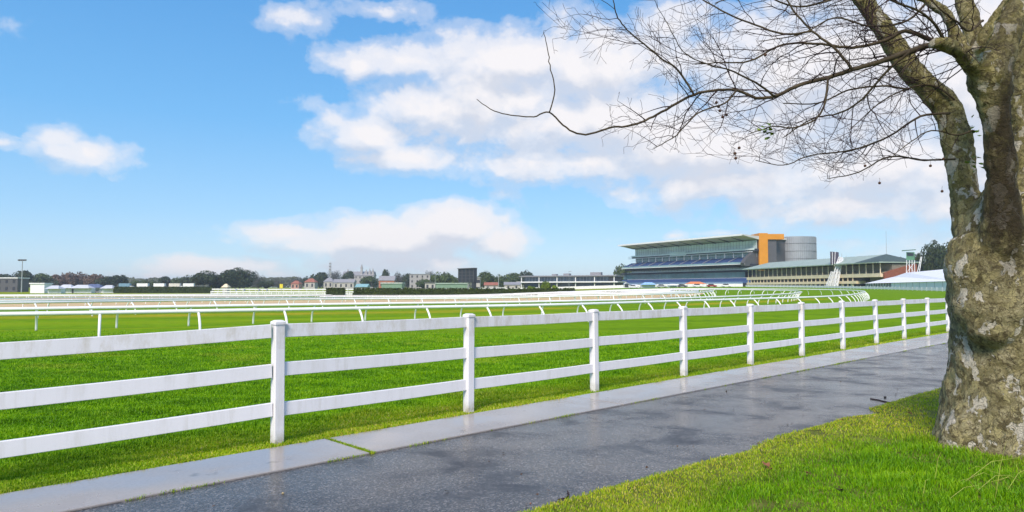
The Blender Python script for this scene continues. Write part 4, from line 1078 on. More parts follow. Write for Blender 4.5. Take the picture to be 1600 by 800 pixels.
# --- white boundary board fence in front of the stands
def board_fence(label, pl, H, gap, m=M_WHITE, solid=True, name="boundary_fence"):
    path = smooth_path(pl, 4); b = Vector((path[0].x, path[0].y, tz(path[0].x, path[0].y))); T = thing(name, label, "fence", b)
    q = [Vector((p.x, p.y, tz(p.x, p.y))) - b for p in path]; mb = MB()
    for h0, h1 in ([(.12, H)] if solid else [(H * .3, H * .5), (H * .75, H)]):
        o = len(mb.v)
        for i, p in enumerate(q):
            t = (q[min(i + 1, len(q) - 1)] - q[max(i - 1, 0)]); nn = Vector((t.y, -t.x, 0)).normalized() * .03
            mb.v += [tuple(p - nn + Vector((0, 0, h0))), tuple(p + nn + Vector((0, 0, h0))), tuple(p + nn + Vector((0, 0, h1))), tuple(p - nn + Vector((0, 0, h1)))]
        for i in range(len(q) - 1):
            for k in range(4): a = o + i * 4 + k; c = o + i * 4 + (k + 1) % 4; mb.f.append((a, c, c + 4, a + 4))
        mb.f += [(o, o + 1, o + 2, o + 3), (len(mb.v) - 1, len(mb.v) - 2, len(mb.v) - 3, len(mb.v) - 4)]
    obj("boards", mb, m, T)
    L = sum((y - x).length for x, y in zip(q[:-1], q[1:])); n = min(99, int(L / gap)); me = None
    for p in resample(q, n):
        p = p + Vector((0, 0, (H + .1) / 2))
        if me is None: o = obj("post", MB().box((0, 0, 0), (.14, .14, H + .1)), m, T, p); me = o.data
        else: link("post", me, None, T, p)
board_fence("low white board fence along the foot of the old grandstand and marquee", fl([(1165, 318), (1250, 270), (1340, 214), (1420, 172), (1500, 143), (1560, 128)]), .8, 3)
board_fence("low white board fence along the foot of the tall glass grandstand", fl([(790, 330), (900, 330), (1000, 325), (1090, 320), (1160, 318)]), 1.5, 3.5)
board_fence("open white board fence behind the yellow sign in the left middle distance", fl([(332, 300), (430, 290), (520, 290), (640, 300), (790, 320)]), 2.0, 3.2, solid=False)
board_fence("double white board fence below the yellow sign, nearer one", fl([(330, 240), (430, 232), (520, 228), (560, 230)]), 1.4, 2.6, solid=False)

# --- video board, lattice tower, lookout hut, masts
fr = Frame(fp(716, 300), fp(741, 290)); fr.A.z -= .3; vb_ = thing("video_board", "dark rear side of a big video board on a tall post in mid field", "screen", fr.A); L = fr.L
zt = at(716, 420.5, 300).z - fr.A.z; zb = at(716, 441, 300).z - fr.A.z
obj("cabinet", B(fr, 0, L, 0, 1.4, zb, zt), M_DARK, vb_)
mb = MB()
for k in range(1, 4): fr.box(mb, .1, L - .1, -.14, -.01, zb + (zt - zb) * k / 4 - .12, zb + (zt - zb) * k / 4 + .05)
for k in range(0, 5): fr.box(mb, .1 + (L - .4) * k / 4, .3 + (L - .4) * k / 4, -.16, -.02, zb + .1, zt - .1)
obj("frame", mb, M_DKGREY, vb_); obj("hood", B(fr, -.1, L + .1, -.5, 1.5, zt + .01, zt + .3), M_DKGREY, vb_)
obj("post", B(fr, L - 2.1, L - .2, .2, 1.2, 0, zb), M_DARK, vb_); obj("post", B(fr, L * .55, L * .55 + .4, .3, .8, 0, zb), M_STEEL, vb_)

def truss(mb, a, b, w, nb, r=.06, dirs=None):
    a, b = Vector(a), Vector(b); t = (b - a).normalized(); s1 = t.orthogonal().normalized(); s2 = t.cross(s1)
    cs = [(s1 * x + s2 * y) * w / 2 for x, y in ((-1, -1), (1, -1), (1, 1), (-1, 1))]
    for c in cs: mb.tube([a + c, b + c], r, 5)
    for i in range(nb):
        p, q = a.lerp(b, i / nb), a.lerp(b, (i + 1) / nb)
        for k in range(4): mb.tube([p + cs[k], q + cs[(k + 1) % 4]], r * .6, 4); mb.tube([q + cs[k], q + cs[(k + 1) % 4]], r * .6, 4)
Zt = 262
def lp(px, py, Y, base): return at(px, py, Y) - base
bs = fp(1303, Zt); lt = thing("judges_tower", "white sloping lattice tower with a dark box in front of the old grandstand", "tower", bs)
mb = MB(); truss(mb, lp(1292, 449, Zt, bs), lp(1301, 425, Zt, bs), .8, 5, .1); truss(mb, lp(1299, 449, Zt, bs), lp(1313, 402, Zt, bs), .9, 7, .15); truss(mb, lp(1306, 449, Zt - 2, bs), lp(1315, 403, Zt, bs), .9, 7, .15)
obj("lattice_leg", mb, M_WHITE, lt)
mb = MB(); mb.hexa([lp(*p, bs) for p in ((1297.5, 413, Zt), (1311, 412, Zt), (1311, 412, Zt + 2), (1297.5, 413, Zt + 2), (1297, 393, Zt), (1310.5, 394, Zt), (1310.5, 394, Zt + 2), (1297, 393, Zt + 2))]); obj("dark_screen", mb, simple("purple_black_panel", (.07, .06, .09), .4), lt)
mb = MB(); mb.hexa([lp(*p, bs) for p in ((1306, 415, Zt - 1), (1323, 415, Zt - 1), (1323, 415, Zt + 1.5), (1306, 415, Zt + 1.5), (1307, 409, Zt - 1), (1323, 409, Zt - 1), (1323, 409, Zt + 1.5), (1307, 409, Zt + 1.5))]); obj("cabin", mb, M_CANVAS, lt)
mb = MB(); mb.tube([lp(1300.5, 394, Zt - .1, bs), lp(1300.5, 414, Zt - .1, bs)], .12, 5); mb.tube([lp(1305, 393, Zt - .1, bs), lp(1304, 416, Zt - .1, bs)], .12, 5); obj("screen_rail", mb, M_WHITE, lt)
mb = MB(); mb.tube([lp(1316, 409, Zt, bs), lp(1315, 396, Zt, bs)], .07, 5); mb.tube([lp(1321, 409, Zt, bs), lp(1322, 399, Zt, bs)], .06, 5); obj("antenna", mb, M_STEEL, lt)
Zl = 215; bs = fp(1427, Zl); lk_ = thing("lookout_hut", "small green lookout hut on tall white steel legs right of the brick end", "hut", bs)
mb = MB(); mb.hexa([lp(*p, bs) for p in ((1416, 406.5, Zl), (1429, 406.5, Zl), (1429, 406.5, Zl + 2.6), (1416, 406.5, Zl + 2.6), (1416, 394, Zl), (1429, 394, Zl), (1429, 394, Zl + 2.6), (1416, 394, Zl + 2.6))]); obj("cabin", mb, simple("hut_green", (.10, .24, .15), .6, var=.2), lk_)
mb = MB(); mb.hexa([lp(*p, bs) for p in ((1409, 392.6, Zl - 1.2), (1431, 390.8, Zl - .5), (1431, 390.8, Zl + 3), (1409, 392.6, Zl + 3), (1409, 391, Zl - 1.2), (1431, 389.5, Zl - .5), (1431, 389.5, Zl + 3), (1409, 391, Zl + 3))]); obj("roof", mb, simple("hut_roof", (.09, .16, .12), .6), lk_)
mb = MB(); mb.hexa([lp(*p, bs) for p in ((1417.5, 400, Zl - .06), (1427.5, 400, Zl - .06), (1427.5, 400, Zl - .01), (1417.5, 400, Zl - .01), (1417.5, 395.5, Zl - .06), (1427.5, 395.5, Zl - .06), (1427.5, 395.5, Zl - .01), (1417.5, 395.5, Zl - .01))]); obj("window", mb, M_DARK, lk_)
for px in (1416.5, 1421, 1425, 1429):
    for dy in (0, 2.4): obj("leg", MB().tube([lp(px, 406.5, Zl + dy, bs), lp(px + (px - 1423) * .12, 447, Zl + dy, bs)], .09, 5), M_WHITE, lk_)
mb = MB()
for a, b in (((1416.5, 410), (1429, 426)), ((1429, 410), (1416.5, 426)), ((1416.5, 426), (1429, 442)), ((1429, 426), (1416.5, 442)), ((1416, 426), (1429, 426))): mb.tube([lp(*a, Zl, bs), lp(*b, Zl, bs)], .05, 4)
obj("bracing", mb, M_WHITE, lk_)
mb = MB(); mb.tube([lp(1430, 440, Zl, bs), lp(1439, 401, Zl, bs)], .1, 5); mb.tube([lp(1434, 440, Zl, bs), lp(1440.5, 401, Zl, bs)], .1, 5)
for k in range(8): mb.tube([lp(1430 + 9 * k / 8, 440 - 39 * k / 8, Zl, bs), lp(1434 + 6.5 * k / 8, 440 - 39 * k / 8, Zl, bs)], .06, 4)
obj("ladder", mb, M_WHITE, lk_)
def mast(label, px, yt, Z, r=.12, head=None, name="mast", cat="mast"):
    b = fp(px, Z); H = at(px, yt, Z).z - b.z; T = thing(name, label, cat, b)
    obj("pole", MB().tube([(0, 0, 0), (0, 0, H)], [r, r * .6], 7), M_STEEL, T)
    if head == 'flood':
        mb = MB().box((0, 0, H), (3.6, .2, .2)); obj("crossarm", mb, M_STEEL, T)
        for x_ in (-1.6, -.55, .55, 1.6): obj("floodlight", MB().box((x_, -.2, H + .35), (.7, .5, .7)), M_DKGREY, T)
    elif head == 'lattice':
        mb = MB(); truss(mb, (0, 0, H * .35), (0, 0, H * .95), 1.3, 8, .07); obj("lattice", mb, M_STEEL, T)
        for h_ in (.7, .82, .93): obj("antenna", MB().box((0, -.9, H * h_), (1.8, .3, 1.3)), M_GREYROOF, T)
    elif head == 'lamp':
        obj("lamp_head", MB().box((.5, 0, H), (1.2, .35, .2)), M_GREYROOF, T)
mast("tall floodlight pole before the dark trees at far left", 34.5, 407.5, 330, .28, 'flood', "floodlight_pole", "pole")
mast("hazy lattice radio mast on the house hill behind dark round tree", 516, 409, 600, .2, 'lattice', "radio_mast")
mast("slim lamp post in front of the long clipped hedge right of its gap", 545, 436, 180, .05, 'lamp', "lamp_post", "lamp post")
mast("slim white lamp post before the low glass pavilion, just left of its middle", 889, 424, 330, .1, 'lamp', "lamp_post", "lamp post")
mast("slim pole standing between the green sheds left of the video board", 680, 428, 330, .1, 'lamp', "lamp_post", "lamp post")
mast("white pole right of the rounded tree and left of pavilion", 779, 432, 330, .22, 'lamp', "lamp_post", "lamp post")

# --- small far buildings
def house(label, px0, px1, yt, Z, wall, roof, kind='gable', name="house", cat="house", win=True, depth=8, rooff=.35, ybase=None):
    a, b = fp(px0, Z), fp(px1, Z); a.z = min(a.z, b.z) - .3; b.z = a.z; fr = Frame(a, b); T = thing(name, label, cat, a); L = fr.L
    H = at(px0, yt, Z).z - a.z; hw = H * (1 - rooff) if kind != 'flat' else H - .5
    obj("wall", B(fr, 0, L, 0, depth, 0, hw), wall, T)
    mb = MB()
    if kind == 'gable': fr.prof(mb, -.4, L + .4, [(-.5, hw), (depth / 2, H), (depth + .5, hw)])
    elif kind == 'hip': mb.add([fr.P(-.5, -.5, hw + .01), fr.P(L + .5, -.5, hw + .01), fr.P(L + .5, depth + .5, hw + .01), fr.P(-.5, depth + .5, hw + .01), fr.P(L * .3, depth / 2, H), fr.P(L * .7, depth / 2, H)], [(0, 1, 5, 4), (1, 2, 5), (2, 3, 4, 5), (3, 0, 4), (3, 2, 1, 0)])
    else: fr.box(mb, -.3, L + .3, -.4, depth + .3, hw + .01, H)
    obj("roof", mb, roof, T)
    if win:
        nf = max(1, int(hw / 3.4)); nu = max(2, int(L / 3.6))
        for f_ in range(nf):
            for k in range(nu):
                u = L * (k + .5) / nu; w_ = hw * (f_ + .35) / nf; obj("window", B(fr, u - .6, u + .6, -.08, -.004, w_, w_ + hw / nf * .45), M_DARK, T)
    return T, fr, H
house("cottage with pale pink wall below grey hazy trees, left of the terracotta roofed house", 455, 467, 438.5, 500, simple("pink_render", (.55, .32, .27), .8), M_REDROOF, 'hip')
house("white house under a terracotta roof right of the pink cottage", 476, 492, 435, 520, M_STUCCO, M_REDROOF, 'hip')
house("long pale house with slate roof below the dark round tree and radio mast", 506, 520, 434, 540, M_STUCCO, M_GREYROOF, 'hip')
house("wide grey roofed shed before the spired white building", 521, 553, 436, 520, M_STUCCO, M_GREYROOF, 'gable')
T, fr, H = house("spired white building on the hill, a large pale hall with small towers", 535, 584, 424, 680, simple("hazy_white", (.40, .39, .40), .8), M_GREYROOF, 'gable', "spired_hall", "hall", True, 12, .25)
for u, h_ in ((5, 1.12), (fr.L * .6, 1.4), (fr.L * .75, 1.1), (fr.L * .86, 1.15), (fr.L * .96, 1.16)):
    mb = MB(); fr.box(mb, u - 1, u + 1, 1, 3, 0, H * h_ * .85); s_ = obj("tower", mb, simple("hazy_white", (.6, .58, .58), .8), T)
    obj("spire", MB().add([fr.P(u - 1.2, .8, H * h_ * .85), fr.P(u + 1.2, .8, H * h_ * .85), fr.P(u + 1.2, 3.2, H * h_ * .85), fr.P(u - 1.2, 3.2, H * h_ * .85), fr.P(u, 2, H * h_ * 1.04)], [(0, 1, 4), (1, 2, 4), (2, 3, 4), (3, 0, 4), (3, 2, 1, 0)]), M_GREYROOF, s_)
house("red brick house with pale gable under the pointed dark tree", 592, 616, 431, 520, simple("red_brick_house", (.42, .17, .11), .8), M_GREYROOF, 'gable')
house("grey flat apartment block between hazy trees, left of the video board", 640, 672, 428, 560, simple("grey_block", (.36, .35, .36), .8), M_GREYROOF, 'flat')
house("small grey flat house right of the pale apartment block's light green tree", 664, 680, 441, 400, M_STUCCO, M_DKGREY, 'flat')
house("low green shed with pale roof behind the long hedge, left one", 596, 628, 441.5, 320, M_GREENSHED, simple("pale_shed_roof", (.5, .56, .53), .5), 'flat', "shed", "shed", False)
house("long low green shed with pale roof reaching the video board's post", 681, 731, 442, 330, M_GREENSHED, simple("pale_green_roof", (.36, .46, .40), .5), 'flat', "shed", "shed", False)
house("small white kiosk just right of the video board", 742, 750, 433, 320, M_STUCCO, M_GREYROOF, 'flat', "kiosk", "kiosk")
house("low white house with red wall end between rounded tree and white pole", 757, 778, 441, 400, M_STUCCO, M_REDROOF, 'gable')
house("low cream house between the white pole and the glass pavilion", 788, 813, 440.5, 420, M_STUCCO, M_GREYROOF, 'gable')
house("low turquoise roofed shed at the left end of long hedge", 556, 573, 443.5, 330, M_STUCCO, simple("turquoise_roof", (.25, .45, .47), .6), 'gable', "shed", "shed", False)
house("low flat-roofed open stand at the far left frame edge", -40, 28, 433.5, 340, M_DKGREY, M_WHITE, 'flat', "open_stand", "stand")
house("square white box building right of the floodlight pole", 48, 70, 442, 300, M_CANVAS, M_WHITE, 'flat', "box_building", "building", False, 5)
house("tiny cream hut in front of the broad dark fig clump", 348, 355, 443.5, 300, M_STUCCO, M_CREAM, 'hip', "hut", "hut", False, 3)
# small tents
M_TENT = simple("grey_canvas", (.55, .57, .62), .6, var=.15, scale=.6)
def tent(label, px0, px1, yt, Z, m, depth=5, open_=False, group=None):
    a, b = fp(px0, Z), fp(px1, Z); a.z = min(a.z, b.z) - .1; b.z = a.z; fr = Frame(a, b); L = fr.L; H = at(px0, yt, Z).z - a.z
    T = thing("tent", label, "tent", a, 0, group)
    obj("canopy", MB().add([fr.P(0, 0, H * .6), fr.P(L, 0, H * .6), fr.P(L, depth, H * .6), fr.P(0, depth, H * .6), fr.P(L * .25, depth / 2, H), fr.P(L * .75, depth / 2, H)], [(0, 1, 5, 4), (1, 2, 5), (2, 3, 4, 5), (3, 0, 4), (3, 2, 1, 0)]), m, T)
    for u in (.1, L - .1):
        for v in (.1, depth - .1): obj("pole", MB().tube([fr.P(u, v, 0), fr.P(u, v, H * .6)], .06, 5), M_STEEL, T)
    if not open_: obj("side_wall", B(fr, .2, L - .2, depth * .4, depth - .2, 0, H * .59), M_CANVAS, T)
tent("leftmost white peaked tent of the marquee cluster at left", 70, 92, 446, 290, M_TENT)
tent("white peaked tent second from the left in the marquee cluster", 88, 112, 444.5, 300, M_TENT)
tent("wide white tent in the middle of the marquee cluster at left", 108, 140, 445, 300, M_TENT)
tent("dark blue topped tent at the right of the white marquee cluster", 128, 158, 443.8, 305, simple("navy_canvas", (.10, .13, .24), .6))
tent("rightmost white tent of the marquee cluster beside the trucks", 156, 176, 445.5, 300, M_TENT)
tent("white and blue tent before the tall glass grandstand", 1003, 1026, 441, 310, simple("sky_blue_canvas", (.30, .52, .80), .6))
tent("orange canopy before the right half of the tall glass grandstand", 1074, 1104, 440, 308, simple("orange_canvas", (.72, .24, .08), .6), 6, True)
tent("small white tent between blue tent and orange canopy", 1046, 1060, 443.5, 308, M_CANVAS)
tent("low white tent left of the blue and white tent", 985, 1000, 444.5, 312, M_CANVAS)
# arch
bs = fp(979, 312); ar = thing("arch", "grey round arch standing at the left foot of the tall glass grandstand", "arch", bs)
obj("ring", MB().tube([(math.cos(a_) * 1.25, 0, 1.25 + 1.25 * math.sin(a_)) for a_ in np.linspace(-.6, math.pi + .6, 22)], .2, 6), M_STEEL, ar)
obj("banner", MB().box((0, .1, 1.2), (1.7, .06, 1.6)), M_DARK, ar)
# white trucks in a row at left
def truck(label, px, Z, Lm=8.5, H=3.3, col=M_CANVAS, flip=1):
    b = fp(px, Z); b.z -= .05; T = thing("truck", label, "truck", b, 0, "white trucks parked in a row")
    obj("box_body", MB().box((0, 0, .75 + (H - .75) / 2), (Lm, 2.4, H - .75)), col, T, bevel=.05)
    c = flip * (Lm / 2 + 1.15); cab = MB().prism([(c - 1.0, -1.15, .6), (c + 1.1, -1.15, .6), (c + 1.1, -1.15, 1.6), (c + .7, -1.15, 2.5), (c - 1.0, -1.15, 2.5)] if flip > 0 else [(c + 1.0, -1.15, .6), (c - 1.1, -1.15, .6), (c - 1.1, -1.15, 1.6), (c - .7, -1.15, 2.5), (c + 1.0, -1.15, 2.5)], (0, 2.3, 0))
    obj("cab", cab, M_DKGREY if col is M_CANVAS else M_WHITE, T)
    for x_ in (-Lm * .33, -Lm * .2, c): 
        obj("wheel", MB().tube([(x_, -1.2, .5), (x_, -.9, .5)], .5, 12), M_DARK, T); obj("wheel", MB().tube([(x_, .9, .5), (x_, 1.2, .5)], .5, 12), M_DARK, T)
for lab, px, col in (("blue sided truck at the left end of the truck row beside the marquee cluster", 196, simple("truck_blue", (.17, .30, .42), .5)), ("white box truck parked right of the blue sided truck", 224, M_CANVAS),
                ("white box truck parked second right of the blue sided truck", 250, M_CANVAS), ("creamy white box truck under the small dark tree", 274, simple("truck_cream", (.68, .64, .60), .6)), ("white box truck nearest the broad dark fig clump", 296, M_CANVAS)): truck(lab, px, 480, 7.6, 4.3, col)
# parked cars before the tall grandstand
def car(label, px, Z, m, rz=0):
    b = fp(px, Z); T = thing("parked_car", label, "car", b, rz, "cars parked before the tall grandstand")
    obj("body", MB().prism([(-2.1, -.85, .3), (2.1, -.85, .3), (2.15, -.85, .7), (1.3, -.85, .92), (-2.0, -.85, .95), (-2.15, -.85, .6)], (0, 1.7, 0)), m, T, bevel=.06)
    obj("cabin", MB().prism([(-1.7, -.72, .93), (1.0, -.72, .93), (.4, -.72, 1.45), (-1.2, -.72, 1.47)], (0, 1.44, 0)), M_DARK, T, bevel=.05)
    for x_ in (-1.3, 1.3):
        for y_ in (-.8, .62): obj("wheel", MB().tube([(x_, y_, .32), (x_, y_ + .2, .32)], .32, 12), M_DARK, T)
for lab, px, m in (("white car parked just right of the round grey arch", 990, M_WHITE), ("silver car parked right of the blue and white tent", 1034, M_STEEL), ("dark car parked between small white tent and orange canopy", 1066, M_DKGREY),
                   ("white car parked right below the orange canopy", 1090, M_WHITE), ("red car parked just right of the orange canopy", 1112, simple("car_red", (.30, .05, .04), .4)), ("white car farthest right before the tall glass grandstand", 1135, M_WHITE)):
    car(lab, px, 304, m)
# yellow sign and small blue flags in the infield
bs = fp(440, 210); T = thing("sign", "small yellow sign board on a post before the white board fences", "sign", bs)
h_ = at(440, 443.5, 210).z - bs.z; obj("post", MB().tube([(0, 0, 0), (0, 0, h_ - .2)], .05, 6), M_STEEL, T); obj("board", MB().box((0, -.08, h_ - .7), (1.0, .05, 1.3)), simple("sign_yellow", (.75, .62, .05), .5), T)
for i, (px, lab) in enumerate(((368.5, "blue marker flag farthest left, straight below the fig clump"), (381.5, "blue marker flag second from left below the fig clump"), (404.5, "blue marker flag below the grey leafless tree"), (417, "blue marker flag rightmost and smallest, below the small dark tree"))):
    b = fp(px, 215); T = thing("marker_flag", lab, "flag", b, 0, "blue marker flags"); h_ = at(px, 452, 215).z - b.z; h_ = max(h_, 1.2)
    obj("pole", MB().tube([(0, 0, 0), (0, 0, h_ + .1)], .03, 5), M_WHITE, T); obj("flag", MB().prism([(0, 0, h_ - .7), (0, 0, h_), (.8 - .3 * (i == 3), 0, h_ - .1), (.3, 0, h_ - .4)], (0, .02, 0)), M_BLUE, T)
HAZE = .00024

# ------------------------------------------------------------------ light haze in the air
hm = bpy.data.materials.new("haze"); hm.use_nodes = True; hnt = hm.node_tree; hnt.nodes.remove(hnt.nodes["Principled BSDF"])
pv_ = hnt.nodes.new("ShaderNodeVolumePrincipled"); pv_.inputs["Color"].default_value = (.86, .91, 1, 1); pv_.inputs["Density"].default_value = HAZE; pv_.inputs["Anisotropy"].default_value = .2
hnt.links.new(pv_.outputs[0], hnt.nodes["Material Output"].inputs["Volume"])
hz_ = obj("haze", MB().box((0, 1540, 20), (5300, 3500, 50)), hm); tag(hz_, kind='stuff')
# ------------------------------------------------------------------ sky, sun, camera
SUN_EL, SUN_AZ = 43, 198     # azimuth clockwise from +Y: the veiled sun stands high behind the viewer
def build_world():
    w = bpy.data.worlds.new("World"); SC.world = w; w.use_nodes = True; nt = w.node_tree; ns, lk = nt.nodes, nt.links
    ns.clear()
    out = ns.new("ShaderNodeOutputWorld")
    # cloud density as a group of the sky direction (azimuth, elevation)
    g = bpy.data.node_groups.new("cloud_density", 'ShaderNodeTree')
    g.interface.new_socket("uv", in_out='INPUT', socket_type='NodeSocketVector'); g.interface.new_socket("d", in_out='OUTPUT', socket_type='NodeSocketFloat')
    gi = g.nodes.new("NodeGroupInput"); go = g.nodes.new("NodeGroupOutput")
    def uv(px, py):
        d = ray(px, py); return math.atan2(d.x, d.y), math.asin(d.z / d.length)
    CL = [ # px, py, rx, ry, weight
        (760, 150, 250, 120, 1.35), (1050, 200, 380, 150, 1.3), (640, 95, 190, 48, 1.2), (800, 95, 240, 78, 1.4), (940, 110, 260, 115, 1.4), (960, 190, 390, 105, 1.4), (760, 185, 220, 60, 1.),
        (1040, 40, 150, 70, .9), (1300, 130, 380, 220, 1.5), (1560, 120, 320, 280, 1.4), (575, 210, 120, 50, 1.2), (640, 248, 170, 40, 1.1), (900, 255, 360, 50, 1.2),
        (1150, 285, 330, 55, 1.2), (1330, 322, 250, 50, 1.2), (1480, 320, 150, 50, 1.), (790, 305, 45, 18, .6), (480, 162, 60, 28, .5), (1900, 250, 300, 160, 1.),
        (470, 32, 95, 34, .75), (590, 18, 110, 28, .8), (690, 46, 40, 16, .5), (140, 240, 85, 38, 1.1), (100, 215, 50, 32, .9), (165, 235, 48, 32, .8), (-5, 222, 32, 18, .8), (60, 35, 50, 18, .2),
        (560, 380, 190, 44, 1.3), (705, 352, 120, 60, 2.0), (620, 372, 210, 50, 1.7), (1350, 262, 320, 90, 1.4), (1120, 235, 360, 85, 1.5), (700, 170, 200, 90, 1.3), (560, 100, 100, 40, 1.), (530, 190, 60, 35, .9), (775, 380, 90, 48, 1.4), (450, 366, 130, 28, 1.), (640, 408, 240, 30, 1.),
        (330, 418, 130, 22, 1.4), (240, 430, 60, 12, .6), (400, 428, 90, 16, .7), (1050, 368, 30, 12, .7), (1130, 364, 55, 10, .7), (965, 375, 26, 14, .5), (860, 15, 40, 18, .3),
        (1270, 378, 140, 12, .35), (-500, 200, 260, 90, 1.), (-260, 330, 150, 40, .9)]
    prev = None
    for px, py, rx, ry, wt in CL:
        u, v = uv(px, py); sx, sy = F / rx, F / ry
        a = g.nodes.new("ShaderNodeVectorMath"); a.operation = 'MULTIPLY_ADD'; g.links.new(gi.outputs[0], a.inputs[0])
        a.inputs[1].default_value = (sx, sy, 0); a.inputs[2].default_value = (-u * sx, -v * sy, 0)
        l = g.nodes.new("ShaderNodeVectorMath"); l.operation = 'LENGTH'; g.links.new(a.outputs[0], l.inputs[0])
        m = math_n(g, 'MULTIPLY_ADD', l.outputs["Value"], -wt, wt)
        prev = m if prev is None else math_n(g, 'SMOOTH_MAX', prev, m, .12)
    n1 = noise_n(g, 9.5, 10, .64, vscale(g, gi.outputs[0], (1, 1.5, 1)), .25)
    n2 = noise_n(g, 3.2, 3, .5, vscale(g, gi.outputs[0], (1, 1.9, 1)))
    v_ = g.nodes.new("ShaderNodeTexVoronoi"); v_.feature = 'SMOOTH_F1'; v_.inputs["Scale"].default_value = 17; v_.inputs["Detail"].default_value = 2.5; v_.inputs["Roughness"].default_value = .55
    ds = g.nodes.new("ShaderNodeVectorMath"); ds.operation = 'MULTIPLY_ADD'; g.links.new(n1.outputs["Color"], ds.inputs[0]); ds.inputs[1].default_value = (.05, .05, 0); g.links.new(vscale(g, gi.outputs[0], (1, 1.35, 1)), ds.inputs[2])
    g.links.new(ds.outputs[0], v_.inputs["Vector"])
    d = math_n(g, 'ADD', math_n(g, 'MAXIMUM', prev, -.9), math_n(g, 'MULTIPLY_ADD', n1.outputs[0], 1.35, -.52))
    d = math_n(g, 'ADD', d, math_n(g, 'MULTIPLY_ADD', n2.outputs[0], .4, -.22))
    n6 = noise_n(g, 34, 5, .6, vscale(g, gi.outputs[0], (1, 1.2, 1)), .5)
    d = math_n(g, 'ADD', d, math_n(g, 'MULTIPLY_ADD', n6.outputs[0], .45, -.22))
    d = math_n(g, 'ADD', d, math_n(g, 'MULTIPLY_ADD', v_.outputs["Distance"], -.6, .2))
    se = g.nodes.new("ShaderNodeSeparateXYZ"); g.links.new(gi.outputs[0], se.inputs[0])
    hi = ramp(g, se.outputs[1], [(.42, 0.), (.7, 1.1)]).outputs[0]       # unseen overcast overhead and behind the viewer, added to neutralise the ambient light
    bk = ramp(g, math_n(g, 'ABSOLUTE', math_n(g, 'MULTIPLY', se.outputs[0], .3)), [(.27, 0.), (.42, 1.1)]).outputs[0]
    d = math_n(g, 'ADD', d, math_n(g, 'MAXIMUM', hi, bk))
    g.links.new(d, go.inputs[0])
    tc = ns.new("ShaderNodeTexCoord"); sx = ns.new("ShaderNodeSeparateXYZ"); lk.new(tc.outputs["Generated"], sx.inputs[0])
    az = math_n(nt, 'ARCTAN2', sx.outputs[0], sx.outputs[1]); el = math_n(nt, 'ARCSINE', sx.outputs[2])
    cb = ns.new("ShaderNodeCombineXYZ"); lk.new(az, cb.inputs[0]); lk.new(el, cb.inputs[1])
    def dens(o):
        gn = ns.new("ShaderNodeGroup"); gn.node_tree = g
        if o:
            ad = ns.new("ShaderNodeVectorMath"); lk.new(cb.outputs[0], ad.inputs[0]); ad.inputs[1].default_value = o; lk.new(ad.outputs[0], gn.inputs[0])
        else: lk.new(cb.outputs[0], gn.inputs[0])
        return gn.outputs[0]
    d0 = dens(None); d1 = dens((.012, .03, 0))
    al = ramp(nt, d0, [(.0, 0.), (.24, .3), (.6, .8), (1., .96)], 'EASE').outputs[0]
    # thickness toward the light decides how bright the cloud is
    sh = math_n(nt, 'MULTIPLY_ADD', math_n(nt, 'SUBTRACT', d0, d1), 1.1, .58)
    sh = math_n(nt, 'ADD', sh, math_n(nt, 'MULTIPLY_ADD', math_n(nt, 'MAXIMUM', d1, 0), -.42, .18))
    cc = ramp(nt, sh, [(.0, (.72, .75, .84)), (.4, (.87, .87, .92)), (.8, (1., .965, .975))]).outputs[0]
    sky = ns.new("ShaderNodeTexSky"); sky.sky_type = 'NISHITA'; sky.sun_disc = False
    sky.sun_elevation = R(SUN_EL); sky.sun_rotation = R(SUN_AZ); sky.air_density = 1.0; sky.dust_density = .0; sky.ozone_density = 1.5
    grd = ramp(nt, math_n(nt, 'MULTIPLY', el, 1.0), [(0., (.38, .55, .72)), (.035, (.34, .54, .74)), (.10, (.245, .485, .755)), (.23, (.13, .395, .735)), (.40, (.08, .305, .66)), (1., (.05, .2, .5))])
    sc = ns.new("ShaderNodeVectorMath"); sc.operation = 'SCALE'; lk.new(grd.outputs[0], sc.inputs[0]); sc.inputs[3].default_value = 1 / .12 * .78
    hs = ns.new("ShaderNodeHueSaturation"); hs.inputs["Saturation"].default_value = SKY_SAT; hs.inputs["Hue"].default_value = SKY_HUE; hs.inputs["Value"].default_value = SKY_VAL; lk.new(sky.outputs[0], hs.inputs["Color"])
    b1 = ns.new("ShaderNodeBackground"); lk.new(mix(nt, .8, hs.outputs[0], sc.outputs[0]), b1.inputs[0]); b1.inputs[1].default_value = .12
    b2 = ns.new("ShaderNodeBackground"); lk.new(cc, b2.inputs[0])
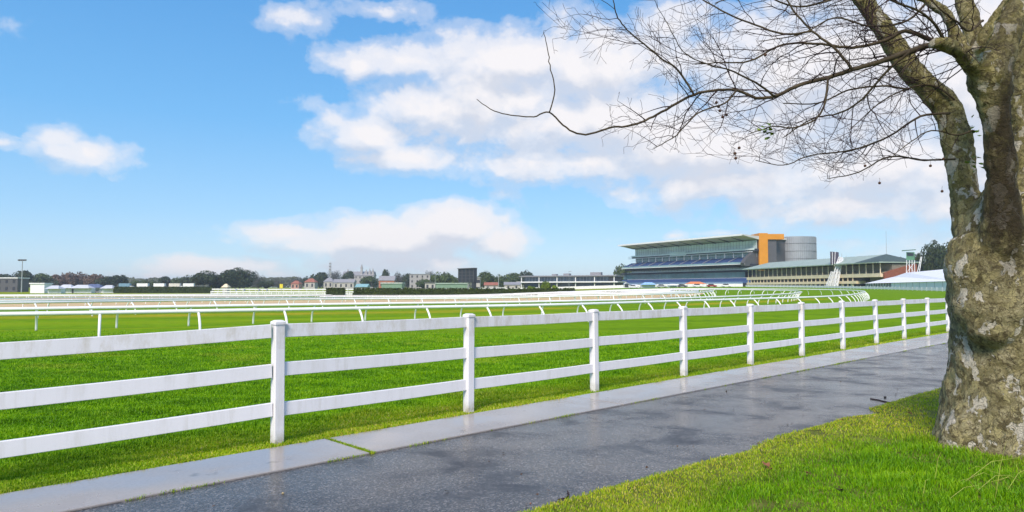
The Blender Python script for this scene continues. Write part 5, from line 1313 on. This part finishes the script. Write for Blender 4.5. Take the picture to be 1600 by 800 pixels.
    # unseen cloud around the veiled sun, brightened to fill the foreground
    sv = Vector((math.sin(R(SUN_AZ)) * math.cos(R(SUN_EL)), math.cos(R(SUN_AZ)) * math.cos(R(SUN_EL)), math.sin(R(SUN_EL))))
    dt = ns.new("ShaderNodeVectorMath"); dt.operation = 'DOT_PRODUCT'; lk.new(tc.outputs["Generated"], dt.inputs[0]); dt.inputs[1].default_value = sv
    gl = math_n(nt, 'POWER', math_n(nt, 'MAXIMUM', dt.outputs["Value"], 0.), 1.6)
    lk.new(math_n(nt, 'MULTIPLY_ADD', gl, 1.2, .62), b2.inputs[1])
    mx = ns.new("ShaderNodeMixShader"); lk.new(al, mx.inputs[0]); lk.new(b1.outputs[0], mx.inputs[1]); lk.new(b2.outputs[0], mx.inputs[2]); lk.new(mx.outputs[0], out.inputs[0])
    w.cycles.sampling_method = 'MANUAL'; w.cycles.sample_map_resolution = 1024
SKY_SAT, SKY_HUE, SKY_VAL = 1.1, .5, 1.0
build_world()
sl = bpy.data.lights.new("sun", 'SUN'); sl.energy = 2.9; sl.angle = R(22); sl.color = (1, .87, .74)
so = bpy.data.objects.new("sun", sl); COL.objects.link(so)
sd = Vector((math.sin(R(SUN_AZ)) * math.cos(R(SUN_EL)), math.cos(R(SUN_AZ)) * math.cos(R(SUN_EL)), math.sin(R(SUN_EL))))
so.rotation_euler = sd.to_track_quat('Z', 'Y').to_euler()
cam = bpy.data.cameras.new("camera"); cam.sensor_width = 36; cam.lens = 36 * F / 1600; cam.clip_end = 12000; cam.clip_start = .05
co_ = bpy.data.objects.new("camera", cam); COL.objects.link(co_); co_.location = (0, 0, CAM_H); co_.rotation_euler = (math.pi / 2 + PITCH, 0, 0)
SC.camera = co_
SC.render.engine = 'CYCLES'
SC.view_settings.view_transform = 'Standard'; SC.view_settings.look = 'None'; SC.view_settings.exposure = .68; SC.view_settings.gamma = 1; SC.view_settings.use_curve_mapping = False
SC.cycles.max_bounces = 6; SC.cycles.use_denoising = True; SC.cycles.transparent_max_bounces = 8
SC.render.film_transparent = False
